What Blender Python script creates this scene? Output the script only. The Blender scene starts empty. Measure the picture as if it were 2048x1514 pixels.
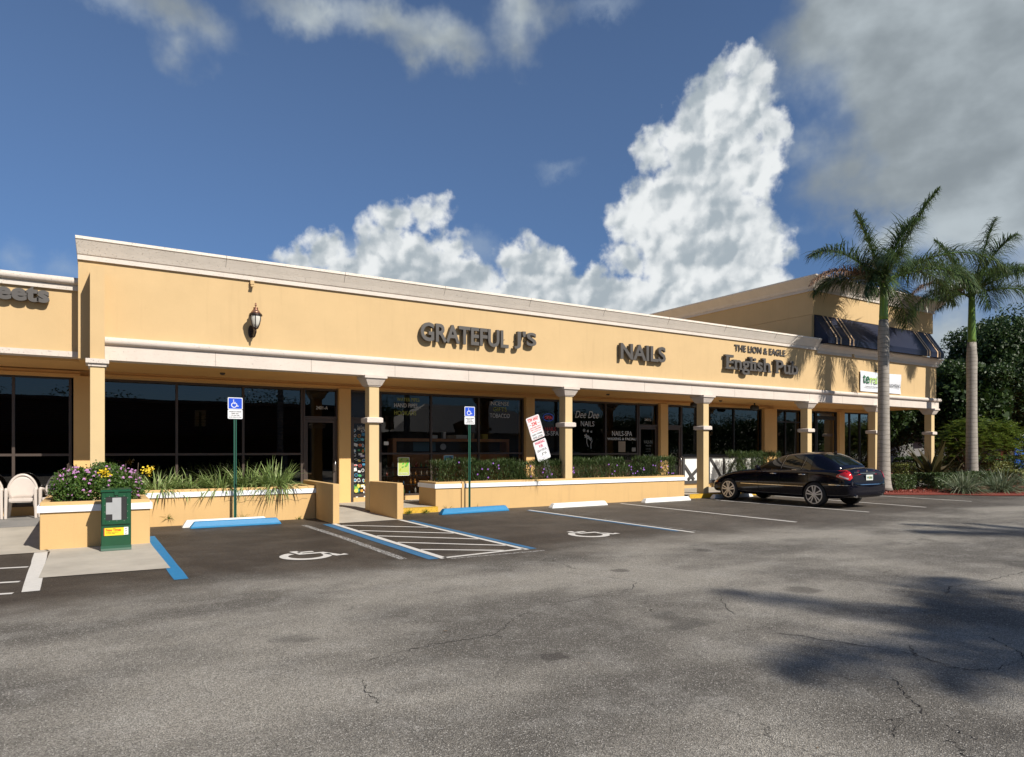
import bpy, bmesh, math, random
import numpy as np
from mathutils import Vector, Matrix
from mathutils.bvhtree import BVHTree
rnd = random.Random(7)
S = bpy.context.scene
COL = S.collection
R = math.radians

# ---------------------------------------------------------------- camera, sky, sun, exposure
cam_d = bpy.data.cameras.new('camera'); cam = bpy.data.objects.new('camera', cam_d); COL.objects.link(cam)
cam.location = (0, 0, 1.6); cam.rotation_euler = (R(90), 0, R(-31.506))
cam_d.lens = 23.894; cam_d.sensor_width = 36; cam_d.shift_y = 0.0691
cam_d.clip_start = 0.05; cam_d.clip_end = 2000
S.camera = cam
S.render.engine = 'CYCLES'
S.view_settings.view_transform = 'Standard'; S.view_settings.look = 'None'
S.view_settings.exposure = 0.42; S.view_settings.gamma = 1

SUN_DIR = Vector((0.29, -1.0, 0.84)).normalized()          # towards the sun
sd = bpy.data.lights.new('sun', 'SUN'); sd.energy = 4.6; sd.angle = R(0.53); sd.color = (1.0, 0.93, 0.83)
sun = bpy.data.objects.new('sun', sd); COL.objects.link(sun)
sun.rotation_euler = SUN_DIR.to_track_quat('Z', 'Y').to_euler(); sun.location = (10, -30, 30)

W = bpy.data.worlds.new('World'); S.world = W; W.use_nodes = True
wt = W.node_tree; wt.nodes.clear()
def wn(t, **k):
    n = wt.nodes.new(t)
    for a, b in k.items(): setattr(n, a, b)
    return n
def wl(a, b): wt.links.new(a, b)
def wmath(op, a, b=None, c=None, clamp=False):
    n = wn('ShaderNodeMath', operation=op, use_clamp=clamp)
    for i, v in enumerate((a, b, c)):
        if v is None: continue
        if isinstance(v, (int, float)): n.inputs[i].default_value = v
        else: wl(v, n.inputs[i])
    return n.outputs[0]
def wmix(f, a, b):
    n = wn('ShaderNodeMix', data_type='RGBA')
    for s, v in ((n.inputs[0], f), (n.inputs[6], a), (n.inputs[7], b)):
        if isinstance(v, (tuple, float, int)): s.default_value = v
        else: wl(v, s)
    return n.outputs[2]
def wramp(f, lo, hi, a=0.0, b=1.0):
    n = wn('ShaderNodeMapRange', interpolation_type='SMOOTHSTEP')
    wl(f, n.inputs[0])
    for i, v in enumerate((lo, hi, a, b)): n.inputs[i+1].default_value = v
    return n.outputs[0]
sky = wn('ShaderNodeTexSky', sky_type='NISHITA'); sky.sun_disc = False
sky.sun_elevation = math.asin(SUN_DIR.z); sky.sun_rotation = math.atan2(SUN_DIR.x, SUN_DIR.y)
sky.altitude = 0; sky.air_density = 1.0; sky.dust_density = 0.05; sky.ozone_density = 3.0
tc = wn('ShaderNodeTexCoord'); sp = wn('ShaderNodeSeparateXYZ'); wl(tc.outputs['Generated'], sp.inputs[0])
az = wmath('ARCTAN2', sp.outputs[0], sp.outputs[1]); el = wmath('ARCSINE', sp.outputs[2])
cb = wn('ShaderNodeCombineXYZ'); wl(az, cb.inputs[0]); wl(el, cb.inputs[1]); P0 = cb.outputs[0]
def wnoise(scale, det, rough=0.55, off=0.0, stretch=1.0):
    m = wn('ShaderNodeMapping'); m.inputs['Location'].default_value = (off, off*1.7, off*.3); m.inputs['Scale'].default_value = (1, stretch, 1)
    wl(P0, m.inputs[0])
    n = wn('ShaderNodeTexNoise', noise_dimensions='2D'); wl(m.outputs[0], n.inputs['Vector'])
    n.inputs['Scale'].default_value = scale; n.inputs['Detail'].default_value = det; n.inputs['Roughness'].default_value = rough
    return n
def warp(amp, scale, off, det=6):
    n = wnoise(scale, det, 0.6, off)
    s = wn('ShaderNodeVectorMath', operation='SUBTRACT'); wl(n.outputs['Color'], s.inputs[0]); s.inputs[1].default_value = (.5, .5, .5)
    m = wn('ShaderNodeVectorMath', operation='MULTIPLY_ADD'); wl(s.outputs[0], m.inputs[0]); m.inputs[1].default_value = (amp, amp, 0); wl(P0, m.inputs[2])
    f = wn('ShaderNodeVectorMath', operation='MULTIPLY'); wl(m.outputs[0], f.inputs[0]); f.inputs[1].default_value = (1, 1, 0)
    return f.outputs[0]
CUM = [(0.2475, 0.2599, 0.0322, 0.0223), (0.2814, 0.2755, 0.0328, 0.0276), (0.3159, 0.2445, 0.0626, 0.0304), (0.3474, 0.2996, 0.0268, 0.0296), (0.3794, 0.321, 0.0371, 0.0275), (0.4226, 0.3327, 0.0361, 0.0209), (0.4443, 0.3465, 0.0145, 0.0091), (0.3866, 0.2614, 0.0786, 0.0474), (0.4626, 0.291, 0.0277, 0.0256), (0.4443, 0.2566, 0.0581, 0.0342), (0.5028, 0.2439, 0.044, 0.0242), (0.5617, 0.2784, 0.0308, 0.0238), (0.5911, 0.2577, 0.0587, 0.0344), (0.6496, 0.2326, 0.0655, 0.0312), (0.7146, 0.2614, 0.0301, 0.0257), (0.7146, 0.2203, 0.0786, 0.0311), (0.7431, 0.3197, 0.046, 0.0488), (0.7573, 0.4069, 0.0316, 0.0304), (0.7853, 0.4106, 0.0348, 0.033), (0.8266, 0.4648, 0.0272, 0.0227), (0.8197, 0.431, 0.041, 0.0351), (0.8469, 0.4957, 0.0215, 0.0174), (0.8802, 0.4966, 0.0362, 0.0189), (0.8998, 0.472, 0.0259, 0.0329), (0.8736, 0.4421, 0.0529, 0.0512), (0.9127, 0.4139, 0.0206, 0.0403), (0.8401, 0.3873, 0.0742, 0.0544), (0.8933, 0.3692, 0.0391, 0.0482), (0.806, 0.3283, 0.0962, 0.0637), (0.8802, 0.3152, 0.0329, 0.0377), (0.7713, 0.2919, 0.056, 0.0395), (0.8469, 0.2734, 0.0605, 0.0521), (0.8867, 0.27, 0.0589, 0.0515), (0.8736, 0.2253, 0.0726, 0.0397), (0.9159, 0.2285, 0.0288, 0.0261), (0.7991, 0.2369, 0.0828, 0.0471), (.42, .215, .14, .045), (.62, .205, .16, .05), (.80, .19, .16, .06)]
GREY = [(1.0231, 0.5122, 0.099, 0.0647), (1.1223, 0.4784, 0.1562, 0.078), (1.0461, 0.4405, 0.0853, 0.0476), (1.1223, 0.4078, 0.1353, 0.0833), (0.9754, 0.4809, 0.0488, 0.0368), (1.0959, 0.3433, 0.1182, 0.0613), (1.0114, 0.3756, 0.0531, 0.0399), (1.1726, 0.3275, 0.0972, 0.1069), (0.9815, 0.3631, 0.0243, 0.0262), (1.1529, 0.2541, 0.0599, 0.0397), (1.0461, 0.3237, 0.0569, 0.0232), (1.0741, 0.2665, 0.0331, 0.0266), (1.1223, 0.1706, 0.0364, 0.036), (1.2011, 0.1956, 0.0326, 0.0338), (0.2746, 0.5565, 0.0816, 0.0229), (0.3581, 0.5498, 0.0779, 0.0237), (0.4226, 0.5331, 0.0651, 0.0217), (0.4589, 0.5184, 0.0292, 0.0111), (0.5396, 0.5474, 0.0294, 0.0268), (0.5543, 0.5738, 0.0441, 0.0311), (0.0837, 0.5236, 0.0587, 0.0271), (0.0925, 0.4954, 0.0208, 0.0179),
 (1.14, .12, .05, .05), (1.2, .14, .04, .05),
 (-2.6, .45, .5, .2), (2.6, .35, .6, .18), (1.9, .3, .35, .15), (-1.7, .3, .4, .12)]
THIN = [(0.6189, 0.3903, 0.0263, 0.0101), (0.9444, 0.2957, 0.0188, 0.0062), (-0.0815, 0.2211, 0.0192, 0.0226), (-0.0267, 0.2177, 0.0259, 0.0147), (0.6859, 0.5747, 0.0433, 0.0154), (0.4955, 0.2848, 0.044, 0.027), (0.3159, 0.2646, 0.0417, 0.0333), (0.0049, 0.5145, 0.0323, 0.0096)]
def blobs(vec, L, k, shift=(0, 0)):
    out = None
    for a, e, ra, re in L:
        m = wn('ShaderNodeVectorMath', operation='MULTIPLY_ADD'); wl(vec, m.inputs[0])
        m.inputs[1].default_value = (1/ra, 1/re, 0); m.inputs[2].default_value = (-(a+shift[0])/ra, -(e+shift[1])/re, 0)
        l = wn('ShaderNodeVectorMath', operation='LENGTH'); wl(m.outputs[0], l.inputs[0])
        d = wmath('MULTIPLY', wmath('SUBTRACT', l.outputs['Value'], 1.0), (ra*re)**.5/0.05)
        out = d if out is None else wmath('SMOOTH_MIN', out, d, k)
    return out
v1 = warp(0.045, 14, 0.0, 6)
vor = wn('ShaderNodeTexVoronoi', voronoi_dimensions='2D', feature='SMOOTH_F1'); wl(v1, vor.inputs['Vector']); vor.inputs['Scale'].default_value = 30; vor.inputs['Smoothness'].default_value = .6
dC = blobs(v1, CUM, 0.12)
dCe = wmath('ADD', dC, wmath('MULTIPLY', wmath('SUBTRACT', vor.outputs['Distance'], .38), 0.28))
n_f = wnoise(46, 6, 0.5, 3.1)
dCe = wmath('ADD', dCe, wmath('MULTIPLY', wmath('SUBTRACT', n_f.outputs['Fac'], .5), 0.7))
covC = wramp(dCe, 0.12, -0.30)
# self-shading of the billows: relief lit from the upper left, bright rims, greyer hollows
def relief(scale, det, off, dx, dy, amp):
    a = wnoise(scale, det, .55, off)
    m = wn('ShaderNodeVectorMath', operation='ADD'); wl(P0, m.inputs[0]); m.inputs[1].default_value = (dx, dy, 0)
    mp = wn('ShaderNodeMapping'); mp.inputs['Location'].default_value = (off, off*1.7, off*.3); wl(m.outputs[0], mp.inputs[0])
    b = wn('ShaderNodeTexNoise', noise_dimensions='2D'); wl(mp.outputs[0], b.inputs['Vector'])
    b.inputs['Scale'].default_value = scale; b.inputs['Detail'].default_value = det; b.inputs['Roughness'].default_value = .55
    return wmath('MULTIPLY', wmath('SUBTRACT', b.outputs['Fac'], a.outputs['Fac']), amp)
def puff(scale, dx, dy, amp):
    outs = []
    for sh_ in ((0, 0, 0), (dx, dy, 0)):
        m = wn('ShaderNodeVectorMath', operation='ADD'); wl(v1, m.inputs[0]); m.inputs[1].default_value = sh_
        v = wn('ShaderNodeTexVoronoi', voronoi_dimensions='2D', feature='SMOOTH_F1'); wl(m.outputs[0], v.inputs['Vector']); v.inputs['Scale'].default_value = scale; v.inputs['Smoothness'].default_value = .45; outs.append(v.outputs['Distance'])
    return wmath('MULTIPLY', wmath('SUBTRACT', outs[0], outs[1]), amp)
n_s = wnoise(8, 6, 0.55, 1.3)
sh = wmath('MULTIPLY', n_s.outputs['Fac'], 1.45)
sh = wmath('ADD', sh, wmath('MULTIPLY', wramp(dCe, -0.9, 0.05), 0.30))
sh = wmath('ADD', sh, relief(13, 3, 5.2, .020, -.017, 1.5))
sh = wmath('ADD', sh, relief(34, 4, 2.9, .007, -.006, .5))
sh = wmath('ADD', sh, puff(24, .010, -.010, 1.1))
sh = wmath('ADD', sh, puff(52, .005, -.005, .6))
shC = wramp(sh, 0.22, 1.46)
colC = wmix(shC, (2.9, 3.35, 3.7, 1), (6.3, 6.5, 6.55, 1))
v2 = warp(0.10, 7, 7.7, 5)
dG = blobs(v2, GREY, 0.35)
n_g = wnoise(8, 6, 0.5, 2.4, 1.4)
dGe = wmath('ADD', dG, wmath('MULTIPLY', wmath('SUBTRACT', n_g.outputs['Fac'], .5), 1.6))
covG = wmath('MULTIPLY', wramp(dGe, 0.50, -0.85), 0.97)
n_g2 = wnoise(5, 5, 0.5, 9.4, 1.5)
colG = wmix(wramp(n_g2.outputs['Fac'], .36, .70), (2.0, 2.3, 2.5, 1), (3.7, 4.15, 4.4, 1))
v3 = warp(0.05, 22, 4.7, 7)
covT = wmath('MULTIPLY', wramp(blobs(v3, THIN, 0.2), 0.25, -0.6), 0.35)
# darken/saturate the clear sky a little towards the photograph's polarised blue
hs = wn('ShaderNodeHueSaturation'); hs.inputs['Saturation'].default_value = 0.93; hs.inputs['Value'].default_value = 1.03; wl(sky.outputs[0], hs.inputs['Color'])
hv = wmix(wramp(el, -0.05, 0.55), (.22, .33, .50, 1), (.52, .60, .70, 1))
bm_ = wn('ShaderNodeVectorMath', operation='MULTIPLY'); wl(hs.outputs[0], bm_.inputs[0]); wl(hv, bm_.inputs[1]); base = bm_.outputs[0]
c = wmix(covT, base, (3.4, 4.0, 4.6, 1))
c = wmix(covC, c, colC)
c = wmix(covG, c, colG)
bg = wn('ShaderNodeBackground'); wl(c, bg.inputs[0]); bg.inputs[1].default_value = 0.1
wo = wn('ShaderNodeOutputWorld'); wl(bg.outputs[0], wo.inputs[0])
W.cycles.sampling_method = 'MANUAL'; W.cycles.sample_map_resolution = 512

# ---------------------------------------------------------------- helpers
def root_loc(o):
    v = Vector((0, 0, 0))
    while o is not None: v += o.location; o = o.parent
    return v
def tag(o, label=None, cat=None, group=None, kind=None):
    for k, v in (('label', label), ('category', cat), ('group', group), ('kind', kind)):
        if v: o[k] = v
    return o
def thing(name, label, cat, loc=(0, 0, 0), group=None):
    o = bpy.data.objects.new(name, None); COL.objects.link(o); o.location = loc; o.empty_display_size = .2
    return tag(o, label, cat, group)
def link_mesh(name, me, mats, parent=None, smooth=False, label=None):
    o = bpy.data.objects.new(name, me); COL.objects.link(o)
    for m in (mats if isinstance(mats, (list, tuple)) else [mats]): me.materials.append(m)
    if smooth: me.polygons.foreach_set('use_smooth', [True]*len(me.polygons))
    if parent is not None: o.parent = parent
    if label: o['label'] = label
    return o
class MB:
    """collects shapes given in world coordinates and links them as one mesh object"""
    def __init__(s): s.v = []; s.f = []; s.m = []
    def add(s, vs, fs, mi=0):
        n = len(s.v); s.v += [tuple(p) for p in vs]; s.f += [tuple(i+n for i in f) for f in fs]; s.m += [mi]*len(fs); return s
    def box(s, x0, x1, y0, y1, z0, z1, mi=0):
        return s.add([(x0,y0,z0),(x1,y0,z0),(x1,y1,z0),(x0,y1,z0),(x0,y0,z1),(x1,y0,z1),(x1,y1,z1),(x0,y1,z1)],
            [(0,3,2,1),(4,5,6,7),(0,1,5,4),(1,2,6,5),(2,3,7,6),(3,0,4,7)], mi)
    def prism(s, poly, z0, z1, mi=0):
        n = len(poly)
        return s.add([(x,y,z0) for x,y in poly]+[(x,y,z1) for x,y in poly],
            [tuple(range(n-1,-1,-1)), tuple(range(n,2*n))]+[(i,(i+1)%n,(i+1)%n+n,i+n) for i in range(n)], mi)
    def prism_y(s, poly, y0, y1, mi=0):      # poly in (x,z), facing -Y
        n = len(poly)
        return s.add([(x,y0,z) for x,z in poly]+[(x,y1,z) for x,z in poly],
            [tuple(range(n)), tuple(range(2*n-1,n-1,-1))]+[((i+1)%n,i,i+n,(i+1)%n+n) for i in range(n)], mi)
    def prism_x(s, poly, x0, x1, mi=0):      # poly in (y,z)
        n = len(poly)
        return s.add([(x0,y,z) for y,z in poly]+[(x1,y,z) for y,z in poly],
            [tuple(range(n-1,-1,-1)), tuple(range(n,2*n))]+[(i,(i+1)%n,(i+1)%n+n,i+n) for i in range(n)], mi)
    def tube(s, pts, r, n=8, mi=0, cap=True):
        pts = [Vector(p) for p in pts]; rs = r if isinstance(r, (list, tuple)) else [r]*len(pts)
        vs = []; up = None
        for i, p in enumerate(pts):
            d = (pts[min(i+1, len(pts)-1)]-pts[max(i-1, 0)]).normalized()
            if up is None: up = Vector((0,0,1)) if abs(d.z) < .9 else Vector((1,0,0))
            a = d.cross(up).normalized(); b = a.cross(d).normalized(); up = b
            vs += [p + rs[i]*(math.cos(2*math.pi*k/n)*a + math.sin(2*math.pi*k/n)*b) for k in range(n)]
        fs = [(i*n+k, i*n+(k+1)%n, (i+1)*n+(k+1)%n, (i+1)*n+k) for i in range(len(pts)-1) for k in range(n)]
        if cap: fs += [tuple(range(n-1,-1,-1)), tuple(range((len(pts)-1)*n, len(pts)*n))]
        return s.add(vs, fs, mi)
    def lathe(s, prof, c=(0,0,0), n=16, axis='z', mi=0):   # prof: (radius, height)
        vs = []
        for r, h in prof:
            for k in range(n):
                a = 2*math.pi*k/n; u, v = r*math.cos(a), r*math.sin(a)
                vs.append((c[0]+u, c[1]+v, c[2]+h) if axis == 'z' else (c[0]+h, c[1]+u, c[2]+v) if axis == 'x' else (c[0]+u, c[1]+h, c[2]-v))
        m = len(prof)
        fs = [(i*n+k, i*n+(k+1)%n, (i+1)*n+(k+1)%n, (i+1)*n+k) for i in range(m-1) for k in range(n)]
        fs += [tuple(range(n-1,-1,-1)), tuple(range((m-1)*n, m*n))]
        return s.add(vs, fs, mi)
    def build(s, name, mats, parent=None, smooth=False, bevel=0, label=None, auto=None):
        L = root_loc(parent)
        me = bpy.data.meshes.new(name); me.from_pydata([(x-L.x, y-L.y, z-L.z) for x, y, z in s.v], [], s.f); me.update()
        if bevel:
            bm = bmesh.new(); bm.from_mesh(me)
            eds = [e for e in bm.edges if len(e.link_faces) == 2 and e.calc_face_angle(0) > .5]
            bmesh.ops.bevel(bm, geom=eds, offset=bevel, segments=1, affect='EDGES', clamp_overlap=True)
            bm.to_mesh(me); bm.free()
        o = link_mesh(name, me, mats, parent, smooth, label)
        if len(s.m) == len(me.polygons) and any(s.m): me.polygons.foreach_set('material_index', s.m)
        if auto:
            bm = bmesh.new(); bm.from_mesh(me)
            for f in bm.faces: f.smooth = True
            for e in bm.edges: e.smooth = not (len(e.link_faces) == 2 and e.calc_face_angle(0) > auto)
            bm.to_mesh(me); bm.free()
        return o
def copy_tree(o, parent=None):
    c = o.copy(); COL.objects.link(c)
    if parent is not None: c.parent = parent
    for ch in list(o.children): copy_tree(ch, c)
    return c
def one(name, mb, mats, label, cat, loc, group=None, **k):     # a thing that is one mesh: origin at its base
    o = bpy.data.objects.new('tmp', None); o.location = loc
    ob = mb.build(name, mats, o, **k); ob.parent = None; ob.location = loc; bpy.data.objects.remove(o)
    return tag(ob, label, cat, group)

# ---------------------------------------------------------------- materials
MATS = {}
def mat(name, col, rough=.6, metal=0, var=.0, vscale=3.0, bump=0, bscale=60, bdist=.01, spec=.5, coat=0, emit=None, alpha=None, island=0, trans=0):
    if name in MATS: return MATS[name]
    m = bpy.data.materials.new(name); m.use_nodes = True; t = m.node_tree; b = t.nodes['Principled BSDF']
    b.inputs['Base Color'].default_value = (*col, 1); b.inputs['Roughness'].default_value = rough; b.inputs['Metallic'].default_value = metal
    b.inputs['Specular IOR Level'].default_value = spec; b.inputs['Coat Weight'].default_value = coat
    if coat: b.inputs['Coat Roughness'].default_value = .03
    if trans: b.inputs['Transmission Weight'].default_value = trans
    if emit: b.inputs['Emission Color'].default_value = (*emit[:3], 1); b.inputs['Emission Strength'].default_value = emit[3]
    geo = t.nodes.new('ShaderNodeNewGeometry')
    last = None
    if var:
        n = t.nodes.new('ShaderNodeTexNoise'); n.inputs['Scale'].default_value = vscale; n.inputs['Detail'].default_value = 6; n.inputs['Roughness'].default_value = .65
        t.links.new(geo.outputs['Position'], n.inputs['Vector'])
        r = t.nodes.new('ShaderNodeMapRange'); t.links.new(n.outputs['Fac'], r.inputs[0])
        r.inputs[1].default_value = .25; r.inputs[2].default_value = .75; r.inputs[3].default_value = 1-var; r.inputs[4].default_value = 1+var
        last = r.outputs[0]
    if island:
        r = t.nodes.new('ShaderNodeMapRange'); t.links.new(geo.outputs['Random Per Island'], r.inputs[0])
        r.inputs[3].default_value = 1-island; r.inputs[4].default_value = 1+island
        if last is None: last = r.outputs[0]
        else:
            mm = t.nodes.new('ShaderNodeMath'); mm.operation = 'MULTIPLY'; t.links.new(last, mm.inputs[0]); t.links.new(r.outputs[0], mm.inputs[1]); last = mm.outputs[0]
    if last is not None:
        v = t.nodes.new('ShaderNodeVectorMath'); v.operation = 'SCALE'; v.inputs[0].default_value = col; t.links.new(last, v.inputs['Scale'])
        t.links.new(v.outputs[0], b.inputs['Base Color'])
    if bump:
        n = t.nodes.new('ShaderNodeTexNoise'); n.inputs['Scale'].default_value = bscale; n.inputs['Detail'].default_value = 5; n.inputs['Roughness'].default_value = .6
        t.links.new(geo.outputs['Position'], n.inputs['Vector'])
        bp = t.nodes.new('ShaderNodeBump'); bp.inputs['Strength'].default_value = bump; bp.inputs['Distance'].default_value = bdist
        t.links.new(n.outputs['Fac'], bp.inputs['Height']); t.links.new(bp.outputs[0], b.inputs['Normal'])
    MATS[name] = m; return m
def leafmat(name, c1, c2, rough=.5, transl=.25, c3=None):
    m = bpy.data.materials.new(name); m.use_nodes = True; t = m.node_tree; b = t.nodes['Principled BSDF']; out = t.nodes['Material Output']
    geo = t.nodes.new('ShaderNodeNewGeometry'); r = t.nodes.new('ShaderNodeValToRGB'); t.links.new(geo.outputs['Random Per Island'], r.inputs[0])
    r.color_ramp.elements[0].color = (*c1, 1); r.color_ramp.elements[1].color = (*c2, 1)
    if c3:
        e = r.color_ramp.elements.new(.93); e.color = (*c2, 1); r.color_ramp.elements[-1].color = (*c3, 1)
    t.links.new(r.outputs[0], b.inputs['Base Color']); b.inputs['Roughness'].default_value = rough; b.inputs['Specular IOR Level'].default_value = .4
    tr = t.nodes.new('ShaderNodeBsdfTranslucent'); t.links.new(r.outputs[0], tr.inputs[0])
    mx = t.nodes.new('ShaderNodeMixShader'); mx.inputs[0].default_value = transl
    t.links.new(b.outputs[0], mx.inputs[1]); t.links.new(tr.outputs[0], mx.inputs[2]); t.links.new(mx.outputs[0], out.inputs[0])
    MATS[name] = m; return m
def nd(t, typ, **k):
    n = t.nodes.new(typ)
    for a, b in k.items(): setattr(n, a, b)
    return n
def stucco(name, col, stain=.5):
    m = mat(name, col, .85, var=.05, vscale=1.3, bump=.35, bscale=70, bdist=.008, spec=.2)
    # faint vertical rain streaks and grime blotches
    t = m.node_tree; b = t.nodes['Principled BSDF']; src = b.inputs['Base Color'].links[0].from_socket
    geo = nd(t, 'ShaderNodeNewGeometry'); mp = nd(t, 'ShaderNodeMapping'); t.links.new(geo.outputs['Position'], mp.inputs[0]); mp.inputs['Scale'].default_value = (5, 5, .35)
    n = nd(t, 'ShaderNodeTexNoise'); n.inputs['Scale'].default_value = 1.6; n.inputs['Detail'].default_value = 5; t.links.new(mp.outputs[0], n.inputs['Vector'])
    r = nd(t, 'ShaderNodeMapRange'); t.links.new(n.outputs['Fac'], r.inputs[0]); r.inputs[1].default_value = .56; r.inputs[2].default_value = .8; r.inputs[3].default_value = 0; r.inputs[4].default_value = .22*stain
    n2 = nd(t, 'ShaderNodeTexNoise'); n2.inputs['Scale'].default_value = 9; n2.inputs['Detail'].default_value = 8; n2.inputs['Roughness'].default_value = .7; t.links.new(geo.outputs['Position'], n2.inputs['Vector'])
    r2 = nd(t, 'ShaderNodeMapRange'); t.links.new(n2.outputs['Fac'], r2.inputs[0]); r2.inputs[1].default_value = .62; r2.inputs[2].default_value = .78; r2.inputs[3].default_value = 0; r2.inputs[4].default_value = .25*stain
    ad = nd(t, 'ShaderNodeMath', operation='MAXIMUM'); t.links.new(r.outputs[0], ad.inputs[0]); t.links.new(r2.outputs[0], ad.inputs[1])
    mx = nd(t, 'ShaderNodeMix', data_type='RGBA'); t.links.new(ad.outputs[0], mx.inputs[0]); t.links.new(src, mx.inputs[6]); mx.inputs[7].default_value = (.30, .20, .11, 1)
    t.links.new(mx.outputs[2], b.inputs['Base Color']); return m
M_WALL = stucco('peach_stucco', (.56, .40, .212), .7)
M_PIER = stucco('bounce_tinted_stucco', (.72, .455, .19), .4)  # wall stucco made more saturated: warm bounce of the arcade shade put into the colour
M_COL = stucco('pale_stucco', (.60, .455, .25), .4)
M_WALL2 = stucco('peach_stucco_planter', (.58, .385, .175), 1.0)
M_SOFF = mat('soffit_bounce_paint', (.72, .42, .16), .8, var=.06, vscale=2, spec=.2)  # colour raised and saturated to carry warm bounce light under the arcade
def coral(name, col):
    m = mat(name, col, .9, var=.07, vscale=2.5, spec=.2); t = m.node_tree; b = t.nodes['Principled BSDF']; src = b.inputs['Base Color'].links[0].from_socket
    geo = nd(t, 'ShaderNodeNewGeometry')
    v = nd(t, 'ShaderNodeTexNoise'); v.inputs['Scale'].default_value = 40; v.inputs['Detail'].default_value = 6; v.inputs['Roughness'].default_value = .75; t.links.new(geo.outputs['Position'], v.inputs['Vector'])
    r = nd(t, 'ShaderNodeMapRange'); t.links.new(v.outputs['Fac'], r.inputs[0]); r.inputs[1].default_value = .60; r.inputs[2].default_value = .68
    bp = nd(t, 'ShaderNodeBump', invert=True); bp.inputs['Strength'].default_value = .8; bp.inputs['Distance'].default_value = .02; t.links.new(r.outputs[0], bp.inputs['Height']); t.links.new(bp.outputs[0], b.inputs['Normal'])
    mm = nd(t, 'ShaderNodeMath', operation='MULTIPLY'); mm.inputs[1].default_value = .45; t.links.new(r.outputs[0], mm.inputs[0])
    mx = nd(t, 'ShaderNodeMix', data_type='RGBA'); t.links.new(mm.outputs[0], mx.inputs[0]); t.links.new(src, mx.inputs[6]); mx.inputs[7].default_value = (.2, .17, .14, 1)
    t.links.new(mx.outputs[2], b.inputs['Base Color']); return m
M_CORAL = coral('coral_stone', (.62, .55, .49)); M_CORAL2 = coral('coral_stone_cornice', (.74, .67, .59))
M_STRIPW = coral('coral_strip', (.62, .56, .50))
M_CAPW = mat('white_trim_paint', (.78, .80, .84), .6, var=.06, vscale=8, bump=.2, bscale=40)
M_BRONZE = mat('bronze_frame', (.075, .055, .045), .45, metal=.3, var=.08)
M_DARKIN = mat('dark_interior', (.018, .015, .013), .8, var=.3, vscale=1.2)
M_BLIND = mat('wood_blind', (.11, .035, .018), .5, var=.15, vscale=6)
M_WOOD = mat('counter_wood', (.50, .20, .06), .5, var=.2, vscale=8)
M_PALEIN = mat('pale_interior_wall', (.20, .19, .17), .8, var=.1)
def glass(name, refl=1.0, tint=(.28, .26, .24)):
    m = bpy.data.materials.new(name); m.use_nodes = True; t = m.node_tree; t.nodes.remove(t.nodes['Principled BSDF']); out = t.nodes['Material Output']
    tr = nd(t, 'ShaderNodeBsdfTransparent'); tr.inputs[0].default_value = (*tint, 1)
    gl = nd(t, 'ShaderNodeBsdfGlossy'); gl.inputs['Roughness'].default_value = .0; gl.inputs[0].default_value = (.95, .93, .9, 1)
    fr = nd(t, 'ShaderNodeFresnel'); fr.inputs[0].default_value = 1.5
    mu = nd(t, 'ShaderNodeMath', operation='MULTIPLY', use_clamp=True); mu.inputs[1].default_value = refl; t.links.new(fr.outputs[0], mu.inputs[0])
    # slight waviness of the panes
    geo = nd(t, 'ShaderNodeNewGeometry'); n = nd(t, 'ShaderNodeTexNoise'); n.inputs['Scale'].default_value = .8; t.links.new(geo.outputs['Position'], n.inputs['Vector'])
    bp = nd(t, 'ShaderNodeBump'); bp.inputs['Strength'].default_value = .05; bp.inputs['Distance'].default_value = .02; t.links.new(n.outputs['Fac'], bp.inputs['Height']); t.links.new(bp.outputs[0], gl.inputs['Normal'])
    mx = nd(t, 'ShaderNodeMixShader'); t.links.new(mu.outputs[0], mx.inputs[0]); t.links.new(tr.outputs[0], mx.inputs[1]); t.links.new(gl.outputs[0], mx.inputs[2]); t.links.new(mx.outputs[0], out.inputs[0])
    MATS[name] = m; return m
M_GLASS = glass('tinted_glass', 1.6); M_GLASSC = glass('clear_shop_glass', 1.0, (.82, .80, .76)); M_MIRR = glass('reflective_glass', 4.0, (.2, .2, .2))
M_WHITE = mat('white_paint', (.8, .8, .79), .5, var=.05, vscale=9)
M_LETTER = mat('bronze_letter', (.075, .068, .062), .5, metal=.0, var=.05)
M_BLACK = mat('black_paint', (.02, .02, .02), .5)
M_VINYLW = mat('white_vinyl', (.65, .65, .62), .5)
M_VINYLY = mat('olive_vinyl', (.35, .38, .06), .5)
M_RED = mat('red_paint', (.55, .03, .03), .5)
M_NEON = mat('neon_red', (.4, .02, .02), .5, emit=(.9, .03, .03, .15)); M_NEONB = mat('neon_blue', (.03, .05, .5), .5, emit=(.05, .1, .9, .10))

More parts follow.
